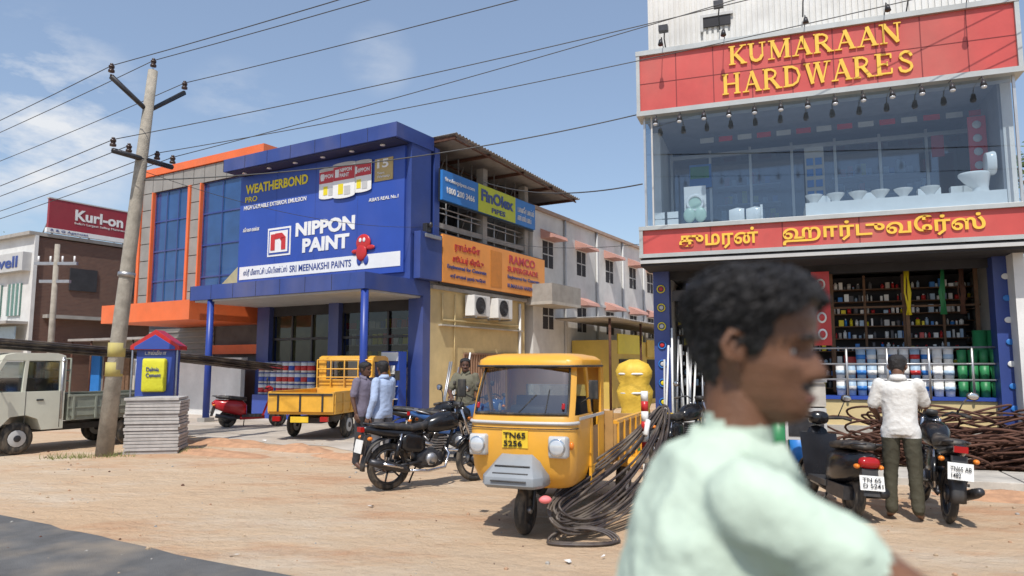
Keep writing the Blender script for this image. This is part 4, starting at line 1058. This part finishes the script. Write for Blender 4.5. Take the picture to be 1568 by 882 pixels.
    b.box(-.7,.7,1.06,2.75,.56,.62,by)
    for s in (-1,1):
        x=s*.74; b.box(x-.02,x+.02,1.06,2.75,.6,.98,by)
        for i in range(6): b.box(x+(.02 if s>0 else -.045),x+(.045 if s>0 else -.02),1.08+.32*i,1.12+.32*i,.56,1.0,autoy)
        b.box(x-.03,x+.03,1.06,2.75,.98,1.02,autoy)
        b.prism([(1.62,.5),(1.7,.56),(2.3,.56),(2.38,.5),(2.38,.46),(1.62,.46)],x-.12,x+.12,'x',autoy)
    b.box(-.72,.72,1.04,1.08,.6,1.12,by); b.box(-.72,.72,2.73,2.77,.6,.98,by)
    b.box(-.3,.3,.9,2.6,.32,.5,dkmetal)
    for s in (-1,1):
        b.tube([(s*.62,.1,1.25),(s*.76,.02,1.32)],.009,blk,5); b.loft([(s*.79-.05,.0,1.38,.012,.09),(s*.79+.05,.0,1.38,.012,.09)],blk,12,.5)
    for s in (-1,1): b.tube([(s*.5,-.14,1.25),(s*.5,-.16,1.2)],.02,redl,5)
    for v in b.v: v.x*=.86
    o=b.obj('cargo_auto_rickshaw',mat,bevel=.006)
    text('TN65\n5256',(-.13,-.248,.855),XR,ZU,.22,.13,black,o,.004,'plate_lettering',.02)
    return o
rk=rick(frame(.13,6.98,-21))
# looped hose bundle hung over the side board, drooping to the ground
b=MB(); A=Vector((1.80,8.40,1.08)); B=Vector((.40,6.66,.16)); rh=random.Random(21)
dv=B-A; ax=dv.normalized(); sd=Vector((.70,-.15,-.70)); sd=(sd-ax*sd.dot(ax)).normalized()
for i in range(11):
    l0=rh.uniform(.90,1.03); w0=rh.uniform(.06,.26)
    c=(A+B)/2+Vector((rh.uniform(-.03,.05),rh.uniform(-.04,.04),rh.uniform(-.02,.03)))
    bow=rh.uniform(.10,.22); pts=[]
    for k in range(49):
        a=2*math.pi*k/48; u=math.cos(a)
        side=math.copysign(abs(math.sin(a))**.75,math.sin(a))
        p=c+ax*u*l0*dv.length/2+sd*(side*w0*(1+.45*u)+bow*(1-u*u)-.05)
        p+=Vector((0,0,.012*math.sin(3*a+i)))
        if p.z<.025: p.z=.025+.01*rh.random()
        pts.append(p)
    b.tube(pts,.0125,pipeb,6,False)
for k in range(3):
    pts=[]
    for j in range(25):
        a=2*math.pi*j/24; pts.append(Vector((.62+.30*math.cos(a)+.03*k,6.62+.10*math.sin(a)+.03*k,.02+.10*max(0,math.sin(a)))))
    b.tube(pts,.0125,pipeb,6,False)
b.ell((.30,6.60,.40),(.06,.045,.035),M('pink_tag',(.8,.2,.2),.6))
b.tube([(1.5,7.95,1.0),(1.45,7.85,.85)],.03,white,6)
b.obj('hose_coil_bundle')
b=MB()
for i in range(7): b.cyl((0,0,.55+.11*i),(0,0,.66+.11*i),.04,red2 if i%2 else white,n=10)
b.cyl((0,0,0),(0,0,.55),.03,white,n=10); b.obj('striped_marker_post',frame(1.47,7.98,0))

# ------------------------------------------------------------------ motorcycles
def moto(name,mat,cm,mirror=True,plate_t=None,hi=1.0):
    b=MB()
    for x in (0,1.3): b.wheel((x,0,.30),.30,.055,dkmetal if cm is black else alu)
    b.cyl((1.3,.06,.3),(1.3,.065,.3),.12,steel)
    for s in (-1,1):
        b.tube([(1.3,s*.085,.3),(1.17,s*.085,.62)],.03,dkmetal,8); b.tube([(1.17,s*.085,.62),(1.03,s*.085,1.0)],.019,chrome,8)
        b.tube([(0,s*.10,.3),(.42,s*.10,.34)],.022,dkmetal,8)
        b.tube([(.02,s*.13,.34),(.12,s*.13,.72)],.016,chrome,8); b.tube([(.035,s*.13,.40),(.10,s*.13,.64)],.034,black,10)
        b.tube([(.52,s*.12,.33),(.52,s*.26,.33)],.018,blk,8); b.tube([(.2,s*.12,.38),(.2,s*.22,.38)],.016,blk,8)
        b.tube([(1.0,s*.1,1.03),(.97,s*.2,1.09),(.9,s*.30,1.07),(.84,s*.36,1.05)],.012,dkmetal,8); b.tube([(.9,s*.28,1.07),(.84,s*.36,1.05)],.02,blk,8)
        b.tube([(.97,s*.22,1.08),(1.04,s*.37,1.08)],.006,blk,5)
        if mirror:
            b.tube([(.92,s*.24,1.08),(.94,s*.30,1.22),(.94,s*.36,1.28)],.007,blk,6); b.loft([(.93,s*.39,1.29,.06,.04),(.95,s*.39,1.29,.065,.045),(.965,s*.39,1.29,.05,.035)],blk,14)
            b.ell((.925,s*.39,1.29),(.004,.055,.036),chrome)
        b.ell((1.12,s*.17,.88),(.035,.03,.025),orl); b.ell((-.33,s*.15,.68),(.035,.03,.025),orl)
        b.loft([(.1,s*.12,.60,.015,.05),(.2,s*.135,.60,.02,.12),(.38,s*.135,.58,.02,.11),(.46,s*.12,.56,.015,.06)],cm)
        b.tube([(.02,s*.1,.79),(-.2,s*.12,.84),(-.34,s*.06,.86)],.012,steel if cm is not black else dkmetal,6)
    b.strip_arc((1.3,0,.3),.335,.06,R(15),R(150),cm); b.strip_arc((0,0,.3),.36,.075,R(40),R(185),plas)
    b.loft([(1.03,0,.95,.08,.1),(1.10,0,.93,.115,.12),(1.17,0,.91,.10,.10),(1.19,0,.91,.08,.08)],cm); b.ell((1.185,0,.91),(.02,.08,.075),lens)
    b.loft([(.98,0,1.07,.06,.03),(1.08,0,1.05,.08,.05)],plas)
    b.loft([(.50,0,.78,.06,.06),(.56,0,.80,.10,.10),(.70,0,.83,.14,.13),(.85,0,.85,.15,.135),(.96,0,.84,.12,.11),(1.02,0,.82,.05,.06)],cm,20,.8)
    b.cyl((.8,0,.98),(.8,0,.995),.035,chrome)
    b.loft([(-.26,0,.83,.05,.025),(-.2,0,.835,.10,.04),(.05,0,.81,.12,.05),(.3,0,.775,.12,.045),(.5,0,.80,.09,.05),(.56,0,.84,.06,.04)],seatm,18,.7)
    b.loft([(-.40,0,.80,.03,.02),(-.34,0,.79,.07,.045),(-.1,0,.74,.11,.06),(.2,0,.70,.12,.07),(.45,0,.70,.08,.08)],cm,16,.75)
    b.box(-.42,-.37,-.06,.06,.76,.82,redl)
    b.hexa([(-.40,-.07,.48),(-.36,-.07,.48),(-.36,.07,.48),(-.40,.07,.48),(-.36,-.07,.72),(-.32,-.07,.72),(-.32,.07,.72),(-.36,.07,.72)],plas)
    b.hexa([(-.44,-.11,.50),(-.43,-.11,.50),(-.43,.11,.50),(-.44,.11,.50),(-.41,-.11,.66),(-.40,-.11,.66),(-.40,.11,.66),(-.41,.11,.66)],plate)
    b.loft([(.36,0,.38,.10,.10),(.45,0,.38,.13,.13),(.62,0,.37,.14,.13),(.74,0,.36,.10,.09)],dkmetal,16,.6)
    for i in range(6): 
        c=Vector((.66+.02*i,0,.47+.032*i)); b.box(c.x-.07,c.x+.07,-.085,.085,c.z,c.z+.014,steel)
    b.box(.68,.78,-.06,.06,.46,.67,dkmetal)
    for s in (-1,1): b.cyl((.55,s*.12,.37),(.55,s*.165,.37),.09,steel,.075)
    b.tube([(1.03,0,.93),(.90,0,.62),(.80,0,.32),(.45,0,.25),(.3,0,.33)],.022,dkmetal,8); b.tube([(.98,0,.86),(.5,0,.68),(.05,0,.72)],.02,dkmetal,8)
    b.tube([(.78,-.05,.52),(.84,-.09,.42),(.76,-.13,.25),(.5,-.14,.22),(.2,-.15,.25)],.02,chrome,8)
    b.tube([(.22,-.155,.25),(.15,-.16,.27),(-.2,-.18,.36),(-.34,-.19,.40)],[.025,.05,.052,.04],dkmetal,12); b.tube([(.1,-.215,.30),(-.18,-.235,.37)],.018,chrome,6)
    b.loft([(.03,.1,.31,.012,.05),(.35,.1,.34,.012,.06)],dkmetal)
    b.tube([(.45,.1,.28),(.42,.26,.02)],.012,blk,6)
    o=b.obj(name,mat)
    if plate_t: text(plate_t,(-.442,.09,.52),(0,-1,0),(.12,0,.99),.18,.11,black,o,.002,'plate_lettering',.01)
    return o
def ang(p,q): return math.degrees(math.atan2(q[1]-p[1],q[0]-p[0]))
bluem=M('bike_blue',(.03,.09,.25),.25,0,.1,5); redm=M('scooter_red',(.42,.02,.025),.25,0,.1,5)
moto('black_motorcycle',frame(-1.60,9.42,ang((-1.6,9.42),(-.52,10.15)),0,0),black)
moto('blue_motorcycle',frame(-1.35,12.1,-15),bluem)
moto('motorcycle',frame(-1.9,12.9,-5),black)
moto('motorcycle.001',frame(-.9,13.6,-40),bluem)
moto('motorcycle.002',frame(4.46,7.48,70,0,5),black,plate_t='TN65 AB\n1482')
moto('motorcycle.003',frame(2.3,11.2,40),black)
moto('motorcycle.004',frame(-.06,1.14,0),black,mirror=False)

def scooter(name,mat,cm,plate_t=None):
    b=MB()
    for x in (0,1.22):
        b.torus((x,0,.225),.165,.058,tyre,28,10,.9); b.cyl((x,-.04,.225),(x,.04,.225),.12,dkmetal)
        for i in range(5):
            a=2*math.pi*i/5; b.cyl((x,0.0,.225),(x+.11*math.cos(a),0,.225+.11*math.sin(a)),.05,steel,.02,6)
    b.loft([(-.36,0,.62,.05,.05),(-.3,0,.60,.12,.12),(-.1,0,.55,.17,.16),(.15,0,.52,.18,.19),(.35,0,.48,.16,.2),(.45,0,.42,.12,.16)],cm,20,.75)
    b.loft([(-.30,0,.77,.06,.02),(-.22,0,.775,.13,.045),(.05,0,.76,.15,.05),(.3,0,.73,.14,.05),(.44,0,.72,.09,.04)],seatm,18,.7)
    b.box(.35,.86,-.17,.17,.27,.33,plas); b.loft([(.3,0,.24,.15,.05),(.9,0,.26,.12,.05)],cm)
    b.hexa([(.82,-.2,.3),(.88,-.18,.3),(.88,.18,.3),(.82,.2,.3),(1.0,-.22,.80),(1.05,-.14,.80),(1.05,.14,.80),(1.0,.22,.80)],cm)
    b.loft([(1.0,0,.72,.13,.16),(1.06,0,.74,.11,.15),(1.10,0,.74,.05,.1)],cm)
    b.strip_arc((1.22,0,.225),.245,.07,R(10),R(160),cm)
    for s in (-1,1):
        b.tube([(1.22,s*.06,.225),(1.05,s*.05,.7)],.02,dkmetal,8)
        b.tube([(.96,s*.05,.98),(.9,s*.25,1.0),(.86,s*.34,.98)],.018,blk,8)
        b.tube([(.93,s*.2,1.0),(.93,s*.28,1.2)],.007,blk,6); b.loft([(.92,s*.30,1.23,.055,.04),(.95,s*.30,1.23,.06,.045)],blk,12); b.ell((.915,s*.30,1.23),(.004,.05,.035),chrome)
        b.ell((-.33,s*.12,.58),(.04,.03,.025),orl)
        b.tube([(-.05,s*.16,.74),(-.3,s*.14,.80),(-.38,s*.05,.81)],.013,dkmetal,6)
    b.loft([(.9,0,.98,.08,.06),(.98,0,.98,.12,.08),(1.06,0,.96,.10,.07),(1.09,0,.95,.06,.05)],cm); b.ell((1.08,0,.95),(.02,.06,.045),lens)
    b.loft([(-.39,0,.62,.08,.03),(-.35,0,.62,.11,.06),(-.30,0,.62,.1,.06)],redl)
    b.hexa([(-.42,-.08,.30),(-.36,-.08,.30),(-.36,.08,.30),(-.42,.08,.30),(-.36,-.08,.56),(-.28,-.08,.56),(-.28,.08,.56),(-.36,.08,.56)],plas)
    b.hexa([(-.435,-.12,.36),(-.425,-.12,.36),(-.425,.12,.36),(-.435,.12,.36),(-.40,-.12,.50),(-.39,-.12,.50),(-.39,.12,.50),(-.40,.12,.50)],plate)
    b.tube([(.3,-.16,.24),(.1,-.17,.25),(-.28,-.19,.32)],[.02,.05,.055],dkmetal,12); b.box(-.1,.35,.05,.15,.2,.34,dkmetal)
    b.tube([(.4,.1,.22),(.38,.22,.02)],.012,blk,6)
    o=b.obj(name,mat)
    if plate_t: text(plate_t,(-.437,.1,.385),(0,-1,0),(.22,0,.97),.2,.1,black,o,.002,'plate_lettering',.01)
    return o
scooter('red_scooter',frame(-7.3,18.5,18),redm)
scooter('black_scooter',frame(3.60,7.72,88,0,4),black,'TN 65\nD 5241')

# ------------------------------------------------------------------ rebar coils
b=MB(); random.seed(11)
for i in range(190):
    s=random.uniform(1.3,5.4); t=random.uniform(12.3,13.5); z=.10+random.uniform(0,.85)*(1-abs(t-12.9)); r=random.uniform(.28,.52)
    tx,ty=random.uniform(-.35,.35),random.uniform(-.5,.1); pts=[]
    for k in range(25):
        a=2*math.pi*k/24; rr=r*(1+.12*math.sin(2*a+i)); x=rr*1.25*math.cos(a); y=rr*math.sin(a)
        pts.append(FK@Vector((s+x,t+y*.8,max(.03,z+x*tx+y*ty))))
    b.tube(pts,.018,rust,5,False)
b.obj('rebar_coil_pile')
b=MB(); ycol=M('sack_yellow',(.7,.45,.05),.6,0,.15,5,.5,15)
b.rings([[ (r*math.cos(a)*(1+.07*math.sin(5*a+z*3)),r*math.sin(a)*(1+.07*math.sin(5*a)),z) for a in [2*math.pi*j/28 for j in range(28)]] for r,z in ((.2,0),(.26,.1),(.25,.4),(.29,.6),(.24,.85),(.29,1.0),(.31,1.15),(.25,1.28),(.30,1.4),(.31,1.5),(.25,1.62),(.08,1.7))],ycol)
for z in (.55,1.12,1.45): 
    b.X=Matrix.Translation((0,0,z))@Matrix.Rotation(R(90),4,'X'); b.torus((0,0,0),.29,.02,white,24,6); b.X=Matrix.Identity(4)
b.obj('yellow_sack_stack',frame(2.15,12.6,0))
b=MB(); random.seed(5)
for i in range(24):
    s=random.uniform(-2.3,.5);t=random.uniform(12.2,13.3);h=random.uniform(.3,.95);r=random.uniform(.1,.18); m=random.choice([white,lgrey,blue2,white,cer,ycol,green,white])
    b.cyl((s,t,0),(s,t,h),r*.9,m,r,12); b.cyl((s,t,h),(s,t,h+.02),r*1.06,m,n=12)
for i in range(14):
    s=-1.7+random.uniform(-.3,.5); b.cyl((s,13.5,.1),(s+random.uniform(-.1,.1),13.8,random.uniform(1.6,2.3)),.02,random.choice([white,lgrey,steel]),n=6)
b.obj('drums_and_pipes',FK)
b=MB()
b.box(0,.55,0,.5,.55,1.0,lgrey); b.box(.04,.51,-.01,-.002,.6,.95,dkmetal); b.box(0,.55,0,.5,1.02,1.35,concl); b.box(0,.03,0,.5,0,.55,steel);b.box(.52,.55,0,.5,0,.55,steel)
b.box(-.02,.57,-.04,-.012,1.36,1.4,steel); b.obj('generator_set',frame(3.9,10.3,-20),bevel=.01)
b=MB()
for i in range(10):
    x=random.uniform(-.4,.4); b.cyl((x,0,0),(x+random.uniform(-.2,.2),.4,random.uniform(1.3,1.9)),.02,random.choice([steel,white,rust]),n=6)
b.obj('leaning_pipes',frame(-1.5,16.6,-30))

# ------------------------------------------------------------------ trees
def tree(name,x,y,h,r,seed):
    random.seed(seed); b=MB(); bark=M('bark',(.12,.085,.06),.9,0,.3,8,.6,40)
    b.tube([(x,y,0),(x+.1,y,h*.25),(x-.05,y+.1,h*.5),(x,y,h*.75)],[.2,.16,.12,.05],bark,8)
    cl=[]
    for i in range(16):
        a=random.uniform(0,6.28);rr=r*random.uniform(.2,.85);z=h*random.uniform(.4,.95)
        p=Vector((x+rr*math.cos(a),y+rr*math.sin(a),z)); cl.append(p); b.tube([(x,y,h*random.uniform(.3,.6)),((x+p.x)/2,(y+p.y)/2,z-.4),p],[.07,.05,.02],bark,5)
    l1=M('leaf_dark',(.04,.075,.02),.7,0,.3,3); l2=M('leaf_light',(.08,.12,.03),.7,0,.3,3)
    for p in cl:
        for k in range(260):
            d=Vector((random.gauss(0,1),random.gauss(0,1),random.gauss(0,.8))); d*=r*.2*random.uniform(.4,1.2)/1.2
            c=p+d; s=random.uniform(.05,.11); u=Vector((random.uniform(-1,1),random.uniform(-1,1),random.uniform(-.5,.5))).normalized(); v=u.orthogonal().normalized()
            b.add([c-u*s,c+v*s*.5,c+u*s,c-v*s*.5],[(0,1,2,3)],random.choice([l1,l1,l2]))
    b.obj(name)
tree('tree',13.6,16.8,8.2,2.8,2)
tree('tree.001',-30,44,9,4,4)

# ------------------------------------------------------------------ camera, light, world
cam=bpy.data.cameras.new('camera'); co=bpy.data.objects.new('camera',cam); col.objects.link(co); scene.camera=co
cam.sensor_width=36; cam.lens=25.0; cam.clip_end=2000; cam.clip_start=.05
co.location=(0,0,1.62); co.rotation_euler=(R(96.1),0,0)
cam.dof.use_dof=True; cam.dof.focus_distance=12; cam.dof.aperture_fstop=2.0
el=57; S=Vector((-.22,-.97,0)).normalized()*math.cos(R(el))+Vector((0,0,math.sin(R(el))))
sl=bpy.data.lights.new('sun','SUN'); sl.energy=4.3; sl.angle=R(.5); sl.color=(1,.95,.88)
so=bpy.data.objects.new('sun',sl); col.objects.link(so); so.rotation_euler=(-S).to_track_quat('-Z','Y').to_euler(); so.location=(0,0,30)
wd=bpy.data.worlds.new('World'); scene.world=wd; wd.use_nodes=True
N=wd.node_tree.nodes;L=wd.node_tree.links;bg=N['Background']
sky=N.new('ShaderNodeTexSky'); sky.sky_type='NISHITA'; sky.sun_disc=False; sky.sun_elevation=R(el); sky.sun_rotation=math.pi+.22; sky.air_density=1.1; sky.dust_density=1.0; sky.ozone_density=2.2
# thin high haze lifts the whole sky a little
hz=N.new('ShaderNodeMixRGB'); hz.inputs['Fac'].default_value=.26; hz.inputs['Color2'].default_value=(3.6,4.4,5.8,1); L.new(sky.outputs['Color'],hz.inputs['Color1'])
tc=N.new('ShaderNodeTexCoord')
mp=N.new('ShaderNodeMapping'); mp.inputs['Scale'].default_value=(1,1,2.6); L.new(tc.outputs['Generated'],mp.inputs['Vector'])
nz=N.new('ShaderNodeTexNoise'); nz.inputs['Scale'].default_value=4.5; nz.inputs['Detail'].default_value=9; nz.inputs['Roughness'].default_value=.62; L.new(mp.outputs['Vector'],nz.inputs['Vector'])
def sdir(az,elv): return Vector((math.sin(R(az))*math.cos(R(elv)),math.cos(R(az))*math.cos(R(elv)),math.sin(R(elv))))
acc=None
for (az,elv,w0,am) in ((-34.5,16.0,.990,1.),(-22,18.5,.997,.3),(-11,23.5,.9985,.22)):
    dt=N.new('ShaderNodeVectorMath'); dt.operation='DOT_PRODUCT'; L.new(tc.outputs['Generated'],dt.inputs[0]); dt.inputs[1].default_value=sdir(az,elv)
    mr=N.new('ShaderNodeMapRange'); mr.inputs['From Min'].default_value=w0; mr.inputs['From Max'].default_value=1.; mr.inputs['To Max'].default_value=am; mr.interpolation_type='SMOOTHSTEP'; L.new(dt.outputs['Value'],mr.inputs['Value'])
    if acc is None: acc=mr.outputs['Result']
    else:
        q=N.new('ShaderNodeMath'); q.operation='MAXIMUM'; L.new(acc,q.inputs[0]); L.new(mr.outputs['Result'],q.inputs[1]); acc=q.outputs[0]
m1=N.new('ShaderNodeMapRange'); m1.inputs['From Min'].default_value=.44; m1.inputs['From Max'].default_value=.64; L.new(nz.outputs['Fac'],m1.inputs['Value'])
m2=N.new('ShaderNodeMath'); m2.operation='MULTIPLY'; L.new(acc,m2.inputs[0]); L.new(m1.outputs['Result'],m2.inputs[1])
m3=N.new('ShaderNodeMath'); m3.operation='MULTIPLY'; m3.inputs[1].default_value=1.3; m3.use_clamp=True; L.new(m2.outputs[0],m3.inputs[0])
mx=N.new('ShaderNodeMixRGB'); mx.inputs['Color2'].default_value=(5.6,5.8,6.1,1); L.new(m3.outputs[0],mx.inputs['Fac']); L.new(hz.outputs['Color'],mx.inputs['Color1'])
L.new(mx.outputs['Color'],bg.inputs['Color']); bg.inputs['Strength'].default_value=.145
scene.view_settings.view_transform='Standard'; scene.view_settings.look='None'; scene.view_settings.exposure=0
